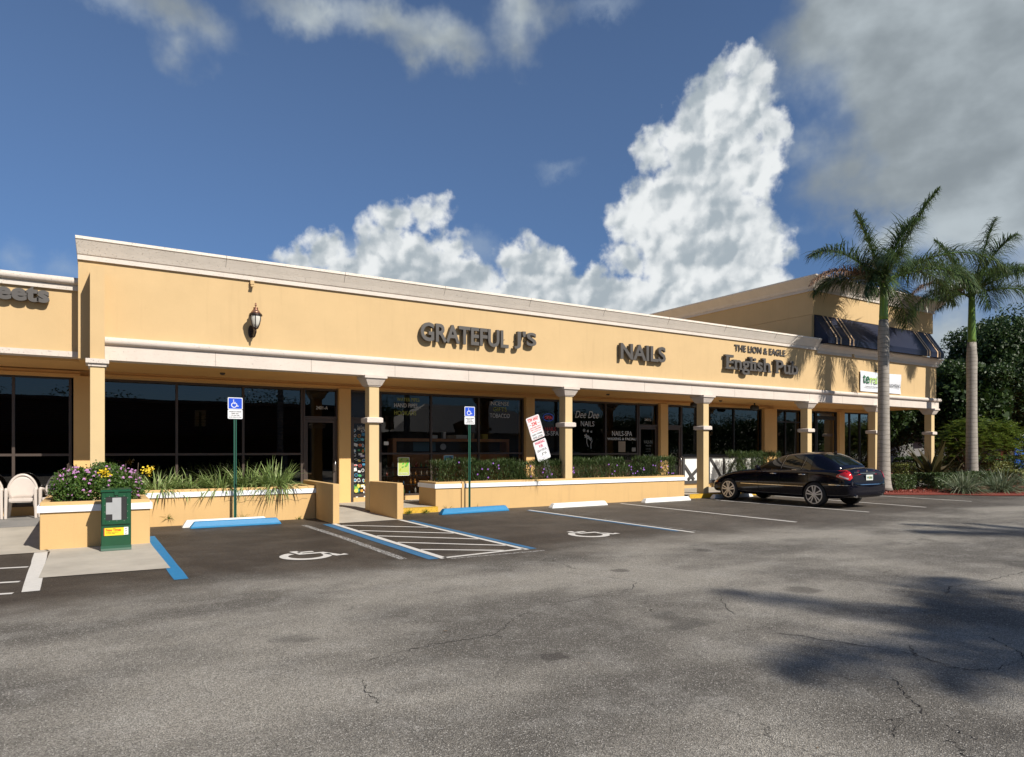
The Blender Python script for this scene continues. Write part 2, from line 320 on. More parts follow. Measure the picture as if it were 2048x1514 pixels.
# ---------------------------------------------------------------- text
def text_mesh(txt, bold=0.0, extr=.05, shear=0, bevel=0):
    c = bpy.data.curves.new('t', 'FONT'); c.body = txt; c.size = 1; c.extrude = extr; c.offset = bold; c.shear = shear; c.resolution_u = 4
    o = bpy.data.objects.new('t', c); COL.objects.link(o); dg = bpy.context.evaluated_depsgraph_get(); dg.update()
    me = bpy.data.meshes.new_from_object(o.evaluated_get(dg)); bpy.data.objects.remove(o); bpy.data.curves.remove(c)
    return me
def bounds(me):
    a = np.zeros(len(me.vertices)*3); me.vertices.foreach_get('co', a); a = a.reshape(-1, 3); return a
def text_box(name, txt, x0, x1, z0, z1, y, m, parent=None, depth=.003, bold=0.0, shear=0, place=None):
    """text standing in the XZ plane facing -Y, filling the box; place=(matrix) for other planes"""
    me = text_mesh(txt, bold, 1, shear); a = bounds(me); mn, mx = a.min(0), a.max(0)
    q = np.empty_like(a); q[:, 0] = x0+(a[:, 0]-mn[0])/(mx[0]-mn[0])*(x1-x0); q[:, 2] = z0+(a[:, 1]-mn[1])/(mx[1]-mn[1])*(z1-z0); q[:, 1] = y-(a[:, 2]+1)/2*depth
    if place is not None: q = np.array([tuple(place @ Vector(p)) for p in q])
    L = root_loc(parent); q -= np.array(L); me.vertices.foreach_set('co', q.ravel()); me.update(); me.name = name
    return link_mesh(name, me, m, parent)
SERIF = {'E': [(.12, 0), (.12, 1)], 'n': [(.14, 0), (.86, 0), (.06, 1)], 'l': [(.5, 0), (.2, 1)], 'i': [(.5, 0), (.15, .66)], 'h': [(.12, 0), (.88, 0), (.04, 1)], 'P': [(.15, 0), (.08, 1)],
         'u': [(.06, 1), (.8, 1), (.95, 0)], 'b': [(.04, 1)], 't': [(.8, 0)], 's': [], 'g': [(.98, .95)], 'e': []}
def letter_sign(name, label, txt, x0, x1, zb, zt, yb, yf, m, bold=.03, serif=False, ref=None, root=None, off=.05):
    """raised letters, one mesh each; zb..zt is the height of the capital (or ref) glyph"""
    root = root or thing(name, label, 'sign', (x0, yb, zb)); RX, RY, RZ = root.location
    refs = bounds(text_mesh(ref or txt[0], bold)); r0, r1 = refs[:, 1].min(), refs[:, 1].max(); sz = (zt-zb)/(r1-r0)
    full = bounds(text_mesh(txt, bold)); f0, f1 = full[:, 0].min(), full[:, 0].max(); sx = (x1-x0)/(f1-f0)
    for i, ch in enumerate(txt):
        if ch == ' ': continue
        me = text_mesh(ch, bold, 1); a = bounds(me); pre = bounds(text_mesh(txt[:i+1], bold)); dx = pre[:, 0].max()-a[:, 0].max()
        if ch == 'J': a[:, 1] = r0+(a[:, 1]-a[:, 1].min())/(a[:, 1].max()-a[:, 1].min())*(r1-r0)
        q = np.empty_like(a); q[:, 0] = x0+(a[:, 0]+dx-f0)*sx; q[:, 2] = zb+(a[:, 1]-r0)*sz; q[:, 1] = yf+(1-(a[:, 2]+1)/2)*(yb-off-yf)
        q -= np.array(root.location); me.vertices.foreach_set('co', q.ravel()); me.name = 'letter'
        mb = MB(); vs = [tuple(v+root.location[k] for k, v in enumerate(p)) for p in q]; mb.add(vs, [tuple(p.vertices) for p in me.polygons])
        gx0, gx1 = q[:, 0].min()+RX, q[:, 0].max()+RX; gz0, gz1 = q[:, 2].min()+RZ, q[:, 2].max()+RZ
        if serif:
            hh = (zt-zb)*.11
            base = zb if ch in 'g' else gz0
            for fx, fz in SERIF.get(ch, []):
                cx = gx0+(gx1-gx0)*fx; cz = base+(gz1-base)*fz; w = (zt-zb)*.19
                mb.box(cx-w, cx+w, yf-.002, yb-.05, cz-(hh if fz > .5 else 0), cz+(0 if fz > .5 else hh))
        for k in range(2): mb.tube([(gx0+(gx1-gx0)*(.3+.4*k), yb, gz0+(gz1-gz0)*.5), (gx0+(gx1-gx0)*(.3+.4*k), yb-.06, gz0+(gz1-gz0)*.5)], .008, 6)
        mb.build('letter', m, root)
    return root
# ================================================================ GROUND
FY = 15.85; SY = 18.4; SZ = .14; CEIL = 3.40
def asphalt():
    m = bpy.data.materials.new('asphalt'); m.use_nodes = True; t = m.node_tree; b = t.nodes['Principled BSDF']
    geo = nd(t, 'ShaderNodeNewGeometry'); pos = geo.outputs['Position']; sep = nd(t, 'ShaderNodeSeparateXYZ'); t.links.new(pos, sep.inputs[0])
    def noise(s, d=5, r=.6, off=(0,0,0), sc=(1,1,1)):
        mp = nd(t, 'ShaderNodeMapping'); mp.inputs['Location'].default_value = off; mp.inputs['Scale'].default_value = sc; t.links.new(pos, mp.inputs[0])
        n = nd(t, 'ShaderNodeTexNoise'); n.inputs['Scale'].default_value = s; n.inputs['Detail'].default_value = d; n.inputs['Roughness'].default_value = r; t.links.new(mp.outputs[0], n.inputs['Vector']); return n.outputs['Fac']
    def M(op, a, c=None, d=None, clamp=False):
        n = nd(t, 'ShaderNodeMath', operation=op, use_clamp=clamp)
        for i, v in enumerate((a, c, d)):
            if v is None: continue
            if isinstance(v, (int, float)): n.inputs[i].default_value = v
            else: t.links.new(v, n.inputs[i])
        return n.outputs[0]
    def ss(f, lo, hi, a=0., c=1.):
        n = nd(t, 'ShaderNodeMapRange', interpolation_type='SMOOTHSTEP'); t.links.new(f, n.inputs[0])
        for i, v in enumerate((lo, hi, a, c)): n.inputs[i+1].default_value = v
        return n.outputs[0]
    def mix(f, a, c):
        n = nd(t, 'ShaderNodeMix', data_type='RGBA')
        for s, v in ((n.inputs[0], f), (n.inputs[6], a), (n.inputs[7], c)):
            if isinstance(v, (tuple, float, int)): s.default_value = v
            else: t.links.new(v, s)
        return n.outputs[2]
    # worn wheel-polished drive aisle: light aggregate showing
    big = noise(.38, 4, .55, (3, 1, 0), (1, 1.6, 1)); mid = noise(1.7, 7, .7)
    worn = mix(ss(big, .38, .64), (.112, .103, .089, 1), (.262, .243, .209, 1))
    worn = mix(M('MULTIPLY', ss(mid, .45, .75), .45), worn, (.33, .315, .285, 1))
    # newer sealed strip under the parking stalls: dark brown-black, smooth
    edge = M('ADD', sep.outputs[1], M('MULTIPLY', M('SUBTRACT', noise(.5, 6, .65, (5, 2, 0), (1, 1, 1)), .5), 3.2))
    edge = M('ADD', edge, M('MULTIPLY', M('MAXIMUM', M('SUBTRACT', 2.0, sep.outputs[0]), 0), .22))
    rightcut = M('MULTIPLY', M('MAXIMUM', M('SUBTRACT', sep.outputs[0], 17.5), 0), -.1)
    edge = M('ADD', edge, rightcut)
    seal = M('MULTIPLY', ss(edge, 7.8, 9.9), ss(M('ADD', sep.outputs[0], M('MULTIPLY', noise(.8, 5, .6, (4, 4, 0)), 6)), 8.5, 15.0, 1.0, .80))
    sc = mix(ss(noise(1.1, 6, .65, (8, 3, 0)), .35, .7), (.034, .027, .021, 1), (.066, .054, .043, 1))
    dry = ss(noise(.9, 7, .7, (1, 9, 0), (1, 1.8, 1)), .58, .72)
    sc = mix(M('MULTIPLY', dry, .45), sc, (.12, .11, .10, 1))
    clr = mix(seal, worn, sc)
    # aggregate stones, oil spots, hairline cracks
    vo = nd(t, 'ShaderNodeTexVoronoi', feature='F1'); vo.inputs['Scale'].default_value = 135; t.links.new(pos, vo.inputs['Vector'])
    sepc = nd(t, 'ShaderNodeSeparateColor'); t.links.new(vo.outputs['Color'], sepc.inputs[0])
    stone = ss(sepc.outputs[0], .0, 1., .60, 1.44); strong = M('ADD', M('MULTIPLY', M('SUBTRACT', stone, 1), M('SUBTRACT', 1.0, M('MULTIPLY', seal, .72))), 1)
    spark = M('MULTIPLY', ss(sepc.outputs[1], .90, .97), M('SUBTRACT', 1.0, M('MULTIPLY', seal, .8)))
    v = nd(t, 'ShaderNodeVectorMath', operation='SCALE'); t.links.new(clr, v.inputs[0]); t.links.new(strong, v.inputs['Scale'])
    clr = mix(M('MULTIPLY', spark, .6), v.outputs[0], (.6, .57, .52, 1))
    oil = ss(noise(.75, 3, .5, (11, 4, 0)), .66, .74); clr = mix(M('MULTIPLY', oil, .45), clr, (.03, .027, .025, 1))
    for ox, oy, r in ((6.86, 4.86, .26), (3.02, 4.28, .13), (5.9, 6.9, .16), (8.2, 7.6, .2)):
        d = nd(t, 'ShaderNodeVectorMath', operation='DISTANCE'); t.links.new(pos, d.inputs[0]); d.inputs[1].default_value = (ox, oy, 0)
        f = M('ADD', d.outputs['Value'], M('MULTIPLY', M('SUBTRACT', noise(7, 4, .6), .5), .25))
        clr = mix(M('MULTIPLY', ss(f, r, r*.5), .55), clr, (.035, .03, .028, 1))
    wv = nd(t, 'ShaderNodeVectorMath', operation='ADD'); nn = nd(t, 'ShaderNodeTexNoise'); nn.inputs['Scale'].default_value = 1.3; nn.inputs['Detail'].default_value = 8; nn.inputs['Roughness'].default_value = .7; t.links.new(pos, nn.inputs['Vector'])
    scv = nd(t, 'ShaderNodeVectorMath', operation='SCALE'); t.links.new(nn.outputs['Color'], scv.inputs[0]); scv.inputs['Scale'].default_value = 1.1
    t.links.new(pos, wv.inputs[0]); t.links.new(scv.outputs[0], wv.inputs[1])
    vc = nd(t, 'ShaderNodeTexVoronoi', feature='DISTANCE_TO_EDGE'); vc.inputs['Scale'].default_value = .28; t.links.new(wv.outputs[0], vc.inputs['Vector'])
    crack = M('MULTIPLY', ss(vc.outputs['Distance'], .0026, .0008), ss(noise(.5, 3, .5, (2, 7, 0)), .5, .6)); crack = M('MULTIPLY', crack, M('SUBTRACT', 1.0, seal))
    clr = mix(M('MULTIPLY', crack, .45), clr, (.02, .018, .017, 1))
    t.links.new(clr, b.inputs['Base Color'])
    rr = ss(seal, 0, 1, .88, .62); t.links.new(rr, b.inputs['Roughness']); b.inputs['Specular IOR Level'].default_value = .35
    hb = M('ADD', M('MULTIPLY', vo.outputs['Distance'], M('SUBTRACT', 1.0, M('MULTIPLY', seal, .6))), M('MULTIPLY', noise(220, 3, .6), .6))
    hb = M('SUBTRACT', hb, M('MULTIPLY', crack, 2))
    bp = nd(t, 'ShaderNodeBump'); bp.inputs['Strength'].default_value = .9; bp.inputs['Distance'].default_value = .007; t.links.new(hb, bp.inputs['Height']); t.links.new(bp.outputs[0], b.inputs['Normal'])
    return m
M_ASPH = asphalt()
M_CONC = mat('pale_concrete', (.42, .385, .325), .85, var=.16, vscale=1.6, bump=.35, bscale=45, bdist=.004, spec=.2)
M_CONC2 = mat('grey_concrete', (.23, .225, .215), .8, var=.2, vscale=2.2, bump=.3, bscale=60, bdist=.004)
lot = tag(MB().add([(-400, -300, 0), (600, -300, 0), (600, 500, 0), (-400, 500, 0)], [(0, 1, 2, 3)]).build('parking_lot', M_ASPH), kind='structure')
def worn_paint(name, col, wear=.3):
    m = mat(name, col, .65, var=.08, vscale=9); t = m.node_tree; b = t.nodes['Principled BSDF']; out = t.nodes['Material Output']
    geo = nd(t, 'ShaderNodeNewGeometry'); n = nd(t, 'ShaderNodeTexNoise'); n.inputs['Scale'].default_value = 26; n.inputs['Detail'].default_value = 9; n.inputs['Roughness'].default_value = .8; t.links.new(geo.outputs['Position'], n.inputs['Vector'])
    r = nd(t, 'ShaderNodeMapRange'); t.links.new(n.outputs['Fac'], r.inputs[0]); c = .72-.42*wear; r.inputs[1].default_value = c-.03; r.inputs[2].default_value = c+.05
    tr = nd(t, 'ShaderNodeBsdfTransparent'); mx = nd(t, 'ShaderNodeMixShader'); t.links.new(r.outputs[0], mx.inputs[0]); t.links.new(b.outputs[0], mx.inputs[1]); t.links.new(tr.outputs[0], mx.inputs[2]); t.links.new(mx.outputs[0], out.inputs[0]); return m
M_LINE = worn_paint('line_paint', (.60, .58, .54), .22); M_LINEOLD = worn_paint('old_line_paint', (.42, .41, .39), .55)
M_BLUEL = worn_paint('blue_line_paint', (.03, .14, .28), .22); M_BLUE = mat('blue_stop_paint', (.008, .185, .40), .55, var=.1, vscale=10, bump=.2, bscale=40)
def strip(mb, pts, w, z, jag=0):
    P = [Vector((x, y, 0)) for x, y in pts]; L = []; Rr = []
    for i, p in enumerate(P):
        d = (P[min(i+1, len(P)-1)]-P[max(i-1, 0)]).normalized(); n = Vector((-d.y, d.x, 0)); ww = w*.5*(1+jag*(rnd.random()-.5))
        L.append(p+n*ww); Rr.append(p-n*ww)
    vs = [(a.x, a.y, z) for a in L]+[(a.x, a.y, z) for a in Rr]; n = len(P)
    mb.add(vs, [(i+1, i, n+i, n+i+1) for i in range(n-1)])
def sub(p, n=8):
    out = []
    for (a, b), (c, d) in zip(p, p[1:]):
        out += [(a+(c-a)*k/n, b+(d-b)*k/n) for k in range(n)]
    return out+[p[-1]]
def line(pts, w, m, z=.004, name='parking_line', jag=.12):
    mb = MB(); strip(mb, sub(pts), w, z, jag); return mb.build(name, m, lot)
# stall lines
line([(4.20, 14.42), (4.20, 9.02)], .17, M_BLUEL); line([(4.36, 14.42), (4.36, 9.0)], .11, M_LINE)
line([(5.88, 14.45), (5.86, 9.1)], .10, M_LINE); line([(6.02, 14.2), (6.0, 9.12)], .13, M_BLUEL)
line([(4.36, 9.05), (5.86, 9.2)], .09, M_LINE); line([(4.42, 8.93), (6.05, 8.88)], .06, M_LINEOLD)
for (a, b) in (((4.42, 14.05), (5.82, 12.76)), ((4.42, 12.95), (5.82, 11.6)), ((4.42, 12.0), (5.82, 10.62)), ((4.42, 10.98), (5.82, 9.68)), ((4.42, 10.0), (5.5, 9.22))):
    line([a, b], .085, M_LINE, name='hatch_line')
line([(3.74, 14.5), (3.82, 12), (3.82, 9.25)], .13, M_LINEOLD)
line([(.84, 14.1), (.90, 9.24)], .17, M_BLUE)
line([(9.72, 15.0), (9.80, 9.3)], .10, M_LINE, .005); line([(9.62, 14.9), (9.68, 9.6)], .10, M_BLUEL, .004); line([(9.95, 12.2), (10.02, 9.35)], .04, M_LINEOLD)
line([(13.2, 15.4), (13.1, 9.45)], .10, M_LINE); line([(13.33, 11.3), (13.2, 9.5)], .04, M_LINEOLD)
line([(16.66, 14.9), (16.78, 10.0)], .10, M_LINE); line([(19.9, 15.2), (19.5, 10.0)], .10, M_LINE); line([(22.9, 15.0), (22.9, 10.4)], .10, M_LINE)
line([(-.72, 12.85), (-.62, 9.34)], .17, M_LINE)
for y in (11.4, 10.2, 9.42): line([(-2.6, y+.25), (-.78, y-.1)], .085, M_LINE, name='hatch_line')
# painted wheelchair symbols on the asphalt
def stroke_symbol(mb, place, w, z=None):
    """the access symbol as thick strokes, in a unit frame 1 wide and 1 tall"""
    def st(pts, ww=w):
        P = [Vector((x, y)) for x, y in pts]; L = []; Q = []
        for i, p in enumerate(P):
            d = (P[min(i+1, len(P)-1)]-P[max(i-1, 0)]).normalized(); n = Vector((-d.y, d.x)); L.append(p+n*ww/2); Q.append(p-n*ww/2)
        n = len(P); mb.add([place(*a) for a in L]+[place(*a) for a in Q], [(i+1, i, n+i, n+i+1) for i in range(n-1)])
    arc = [(.42+.30*math.cos(a), .32+.30*math.sin(a)) for a in np.linspace(math.radians(118), math.radians(375), 22)]
    st(arc); st([(.36, .80), (.40, .50), (.70, .50), (.84, .16), (.97, .20)]); st([(.39, .66), (.62, .66)], w*.8)
    return st
mb = MB(); stroke_symbol(mb, lambda u, v: (2.25+u*1.05, 9.95+v*1.1, .005), .12); mb.build('wheelchair_symbol', M_LINE, lot)
mb = MB(); stroke_symbol(mb, lambda u, v: (7.45+u*1.05, 9.75+v*1.15, .005), .12); mb.build('wheelchair_symbol', M_LINE, lot)
# cracks
M_CRACK = mat('dark_crack', (.018, .016, .015), .95)  # plain dark colour of the crack strips
def crack(pts, w=.016):
    p = sub(pts, 7); q = [(x+rnd.uniform(-1, 1)*.022, y+rnd.uniform(-1, 1)*.022) for x, y in p]; mb = MB(); strip(mb, q, w*.62, .003, 1.5); mb.build('crack', M_CRACK, lot)
crack([(4.99, 3.91), (5.15, 3.68), (5.26, 3.38), (5.36, 3.1), (5.44, 2.87), (5.34, 2.57), (5.41, 2.47), (5.59, 2.38), (5.88, 2.38), (6.16, 2.43), (6.9, 2.5)], .012)
for c_, w_ in (([(6.48, 2.8), (6.39, 2.69), (6.25, 2.52), (6.12, 2.42)], .012), ([(5.67, 3.04), (5.5, 2.91), (5.42, 2.85)], .012), ([(4.73, 2.63), (4.57, 2.5), (4.48, 2.4), (4.39, 2.3), (4.28, 2.22)], .011),
        ([(4.06, 2.23), (3.89, 2.16), (3.81, 2.13)], .007), ([(4.21, 2.24), (4.06, 2.23), (3.98, 2.27)], .007), ([(4.01, 1.93), (3.92, 1.84), (3.87, 1.78)], .008), ([(4.2, 2.05), (4.16, 1.95), (4.15, 1.86)], .007),
        ([(1.78, 4.96), (2.04, 5.02), (2.33, 5.09), (2.64, 5.07), (2.92, 5.08), (3.14, 5.24), (3.33, 5.43), (3.56, 5.56), (4.03, 5.72), (4.51, 5.84), (4.88, 5.92), (5.24, 5.92), (5.53, 6.19), (5.52, 6.45), (5.2, 7.17)], .011),
        ([(1.57, 4.63), (1.56, 4.46), (1.54, 4.38), (1.52, 4.2), (1.52, 4.11)], .008), ([(5.85, 5.17), (5.58, 4.9), (5.28, 4.51)], .01), ([(8.01, 3.9), (8.44, 4.06), (9.06, 4.02), (9.93, 4.06), (10.28, 4.05)], .014), ([(4.39, 3.09), (4.44, 2.93), (4.5, 2.75)], .006)):
    crack(c_, w_)
# concrete: arcade floor, left pad, entrance ramp
walk = tag(MB().add([(5.99, 15.72, SZ), (7.39, 15.72, SZ), (7.39, 16.84, SZ), (7.39, 18.6, SZ), (5.99, 18.6, SZ), (16.23, 16.84, SZ), (16.23, 18.6, SZ), (16.23, 15.72, SZ), (33.2, 15.72, SZ), (33.2, 18.6, SZ)], [(0, 1, 2, 3, 4), (2, 5, 6, 3), (7, 8, 9, 6, 5)])
   .add([(4.49, 16.9, SZ), (5.99, 16.9, SZ), (5.99, 18.6, SZ), (4.49, 18.6, SZ)], [(0, 1, 2, 3)]).add([(4.40, 14.46, .005), (5.93, 14.5, .005), (5.99, 16.9, SZ), (4.40, 16.9, SZ)], [(0, 1, 2, 3)])
   .add([(.8, 16.9, SZ), (4.5, 16.9, SZ), (4.5, 18.6, SZ), (.8, 18.6, SZ)], [(0, 1, 2, 3)]).build('sidewalk', M_CONC), kind='structure')
tag(MB().add([(-14, 12.78, .008), (-.6, 12.78, .008), (-.6, 12.75, .008), (-.6, 10.24, .008), (.86, 10.17, .008), (.80, 12.72, .008), (.80, 13.2, .008), (-.75, 13.2, .008), (-.75, 13.6, .008), (-14, 13.6, .008)], [(0, 1, 8, 9), (1, 2, 6, 7), (2, 3, 4, 5), (1, 7, 8), (2, 5, 6)])
    .add([(-14, 13.6, .008), (-.75, 13.6, .008), (-.75, 16.05, .11), (-14, 16.05, .11)], [(0, 1, 2, 3)]).build('path', M_CONC), kind='structure')
tag(MB().add([(-14, 16.05, .112), (.2, 16.05, .112), (.2, 17.0, SZ), (-14, 17.0, SZ)], [(0, 1, 2, 3)]).add([(-14, 17.0, SZ), (.8, 17.0, SZ), (.8, 18.6, SZ), (-14, 18.6, SZ)], [(0, 1, 2, 3)]).build('path', M_CONC2), kind='structure')
M_KERBY = worn_paint('yellow_kerb_paint', (.60, .36, .03), .35)
tag(MB().box(6.05, 7.4, 15.66, 15.716, 0, SZ+.004).box(16.25, 33.2, 15.66, 15.716, 0, SZ+.004).build('kerb', M_CONC2), kind='structure')
tag(MB().box(6.02, 7.4, 15.652, 15.658, 0.01, SZ+.002).box(6.02, 7.4, 15.655, 15.76, SZ+.006, SZ+.01).box(16.3, 26, 15.652, 15.658, 0.01, SZ+.002).box(16.3, 26, 15.655, 15.76, SZ+.006, SZ+.01).build('kerb_paint', M_KERBY), kind='structure')

# ================================================================ BUILDING
B = thing('shopping_plaza', 'long peach stucco shopping plaza with stone cornice and columned arcade', 'building', (0, 18.4, 0))
XL, XR = -.29, 31.75
def part(name, mb, m, parent=B, **k): return mb.build(name, m, parent, **k)
# fascia wall above the arcade
part('wall', MB().box(XL, XR, FY, FY+.3, 3.60, 5.4).box(XL, .155, FY, FY+.3, 3.39, 3.599).box(XL, XL+.25, FY+.31, 34, 3.6, 5.35).box(XL, XR, FY+.31, 34, 5.30, 5.36), M_WALL)
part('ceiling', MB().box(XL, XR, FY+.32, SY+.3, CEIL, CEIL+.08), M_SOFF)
part('beam', MB().box(.16, XR+.12, FY-.05, FY+.31, 3.385, 3.69), M_CORAL)
def arc_prof(yc, zc, r, n=9): return [(yc-r*math.cos(a), zc+r*math.sin(a)) for a in np.linspace(-math.pi/2, math.pi/2, n)]
pr = arc_prof(FY-.06, 3.765, .078); part('roll_moulding', MB().prism_x(pr+[(FY-.001, 3.843), (FY-.001, 3.687)], .16, XR+.2), M_CORAL, auto=.6)
# thin joints in the cast stone
M_JOINT = mat('joint', (.25, .22, .19), .9)
for x in np.arange(2.2, 31.5, 2.05): part('stone_joint', MB().box(x-.004, x+.004, FY-.052, FY-.045, 3.39, 3.685), M_JOINT)
def cornice(nm, x0, x1, zb, yw, left=True, right=False, y_back=34, h=.44, out=.25, back_l=None, lf=1.0):
    """strip + flared cove cap swept along the front and returned round the ends"""
    prof = [(0, 0), (.05, 0), (.05, .085), (.035, .092), (.035, .105), (.06, .11), (.11, .2), (out-.02, h-.07), (out, h-.055), (out, h), (0, h)]
    path = []
    lk = lf*-1.0
    if left: path.append((x0, y_back if back_l is None else back_l, lk, 0))
    path.append((x0, yw, lk if left else 0, -1)); path.append((x1, yw, 1 if right else 0, -1))
    if right: path.append((x1, y_back, 1, 0))
    vs = []; n = len(prof)
    for x, y, dx, dy in path:
        for o, z in prof: vs.append((x+dx*o, y+dy*o, zb+z))
    fs = [(i*n+k, (i+1)*n+k, (i+1)*n+(k+1)%n, i*n+(k+1)%n) for i in range(len(path)-1) for k in range(n)]
    fs += [tuple(range(n)), tuple(range(len(path)*n-1, (len(path)-1)*n-1, -1))]
    bmx = MB().add(vs, fs)
    o = part(nm, bmx, [M_CORAL2, M_STRIPW])
    for p in o.data.polygons:
        zc = p.center.z - (zb)
        if zc < .095: p.material_index = 1
    return o
cornice('cornice', XL, 23.2, 5.33, FY-.001, True, False, h=.42, out=.22, lf=.2)
for x in np.arange(2.4, 23, 2.6): part('stone_joint', MB().prism_x([(FY-.113, 5.53), (FY-.206, 5.68), (FY-.226, 5.698), (FY-.226, 5.75), (FY-.215, 5.75), (FY-.1, 5.53)], x-.004, x+.004), M_JOINT)
cornice('cornice', 23.2, XR, 5.22, FY-.001, False, True, y_back=22, h=.36, out=.22)
# upper block
UX0, UX1, UY = 23.15, 31.72, 15.97
part('upper_wall', MB().box(UX0, UX1, UY+.001, 33, 6.72, 7.62).box(UX0, UX0+.25, UY+.001, 33, 5.45, 6.71).box(UX1-.5, UX1, UY+.25, 33, 5.45, 6.71).box(UX0+.26, UX1-.51, UY+.35, UY+.6, 5.45, 6.71).box(UX0+.1, UX1-.1, UY+.1, 32.8, 7.63, 7.7), M_WALL)
cornice('cornice', UX0, UX1, 7.60, UY, True, True, y_back=33, h=.52, out=.36)
part('sunlit_edge_strip', MB().box(23.09, 23.14, 15.99, 16.03, 5.7, 6.66), M_WALL)  # added wall-coloured strip standing for the sunlit sliver at the recess edge
# left lower wing
LW = 16.25
part('wing_wall', MB().box(-14, XL-.001, LW, LW+.3, 3.5, 4.80).box(-14, XL-.002, LW+.31, 34, 4.70, 4.76), M_WALL)
part('wing_beam', MB().box(-14, XL-.001, LW-.03, LW+.31, 3.45, 3.56), M_CORAL)
part('wing_cornice', MB().box(-14, XL-.001, LW-.06, LW+.3, 4.78, 4.885), M_STRIPW)
pr = arc_prof(LW-.08, 4.96, .072); part('wing_roll_moulding', MB().prism_x(pr+[(LW+.3, 5.03), (LW+.3, 4.888)], -14, XL-.001), M_CORAL, auto=.6)
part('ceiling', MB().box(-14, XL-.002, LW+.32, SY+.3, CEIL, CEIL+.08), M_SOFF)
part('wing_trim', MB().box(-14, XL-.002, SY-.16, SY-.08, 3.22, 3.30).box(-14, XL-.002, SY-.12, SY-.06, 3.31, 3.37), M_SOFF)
# storefront header trims
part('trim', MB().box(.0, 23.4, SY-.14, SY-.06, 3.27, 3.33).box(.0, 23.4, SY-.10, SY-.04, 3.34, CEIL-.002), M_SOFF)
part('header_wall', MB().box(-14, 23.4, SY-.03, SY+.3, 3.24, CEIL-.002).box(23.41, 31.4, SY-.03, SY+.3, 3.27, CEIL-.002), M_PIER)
part('sill_wall', MB().box(-14, 4.6, SY-.04, SY+.2, SZ, .33).box(6.1, 16.55, SY-.04, SY+.2, SZ, .26).box(18.6, 24.0, SY-.04, SY+.2, SZ, .30), M_WALL2)
# piers between shopfronts
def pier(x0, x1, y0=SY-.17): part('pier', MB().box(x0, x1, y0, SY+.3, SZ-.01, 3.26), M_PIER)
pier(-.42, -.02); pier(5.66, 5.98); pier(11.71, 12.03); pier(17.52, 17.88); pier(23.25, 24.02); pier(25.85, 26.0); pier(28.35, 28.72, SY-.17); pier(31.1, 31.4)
part('back_wall', MB().box(31.0, 31.38, SY+.31, 34, 0, CEIL), M_WALL)
# attached pilaster at the left end
part('pilaster', MB().box(-.088, .153, FY-.56, FY-.003, 3.34, 5.12), M_WALL)
# columns
def column(x, w=.25, base=SZ, hi=True):
    c = MB().box(x, x+w, FY-.02, FY+.28, base-.02, 3.2).build('column', M_COL, B, bevel=.006)
    def frus(h): # (half-extent outset, z)
        mb = MB()
        for (o0, z0), (o1, z1) in zip(h, h[1:]):
            if z1-z0 < .001: continue
            a = [(x-o0, FY-.02-o0, z0), (x+w+o0, FY-.02-o0, z0), (x+w+o0, FY+.28+o0, z0), (x-o0, FY+.28+o0, z0)]; b_ = [(x-o1, FY-.02-o1, z1), (x+w+o1, FY-.02-o1, z1), (x+w+o1, FY+.28+o1, z1), (x-o1, FY+.28+o1, z1)]
            mb.add(a+b_, [(0,3,2,1),(4,5,6,7),(0,1,5,4),(1,2,6,5),(2,3,7,6),(3,0,4,7)])
        return mb
    frus([(.028, 3.125), (.028, 3.15), (.05, 3.152), (.13, 3.315), (.155, 3.318), (.155, 3.383)]).build('capital', M_CORAL, c)
    frus([(.045, 2.235), (.045, 2.25), (.075, 2.252), (.075, 2.355), (.04, 2.375)]).build('collar', M_CORAL, c)
    return c
for x in (5.65, 11.5, 17.12, 22.62, 27.02, 31.32): column(x)
c0 = MB().box(-.088, .153, FY-.56, FY-.26, .3, 3.26).build('column', M_COL, B, bevel=.006)
MB().box(-.16, .225, FY-.63, FY+.02, 3.25, 3.335).box(-.12, .185, FY-.59, FY+.0, 3.19, 3.249).build('capital', M_CORAL, c0)

# ---- shopfront glazing
def window(x0, x1, z0, z1, muls=(), hbar=None, g=M_GLASS, fw=.055, y=SY, fm=M_BRONZE):
    """one window: frame with mullions, panes as children"""
    f = MB().box(x0, x1, y-.03, y+.07, z1-fw, z1).box(x0, x1, y-.03, y+.07, z0, z0+fw)
    xs = [x0+fw/2]+list(muls)+[x1-fw/2]
    for x in xs: f.box(x-fw/2, x+fw/2, y-.027, y+.067, z0+fw+.001, z1-fw-.001)
    if hbar:
        for a, b_ in zip(xs, xs[1:]): f.box(a+fw/2+.001, b_-fw/2-.001, y-.024, y+.064, hbar-fw/2, hbar+fw/2)
    w = part('window', f, fm)
    for a, b_ in zip(xs, xs[1:]):
        zz = [z0+fw, z1-fw] if not hbar else [z0+fw, hbar-fw/2, hbar+fw/2, z1-fw]
        for k in range(0, len(zz), 2):
            t_ = rnd.uniform(-.004, .004)
            MB().add([(a+fw/2, y+.02+t_, zz[k]), (b_-fw/2, y+.02-t_, zz[k]), (b_-fw/2, y+.02-t_, zz[k+1]), (a+fw/2, y+.02+t_, zz[k+1])], [(0, 1, 2, 3)]).build('pane', g, w)
    return w
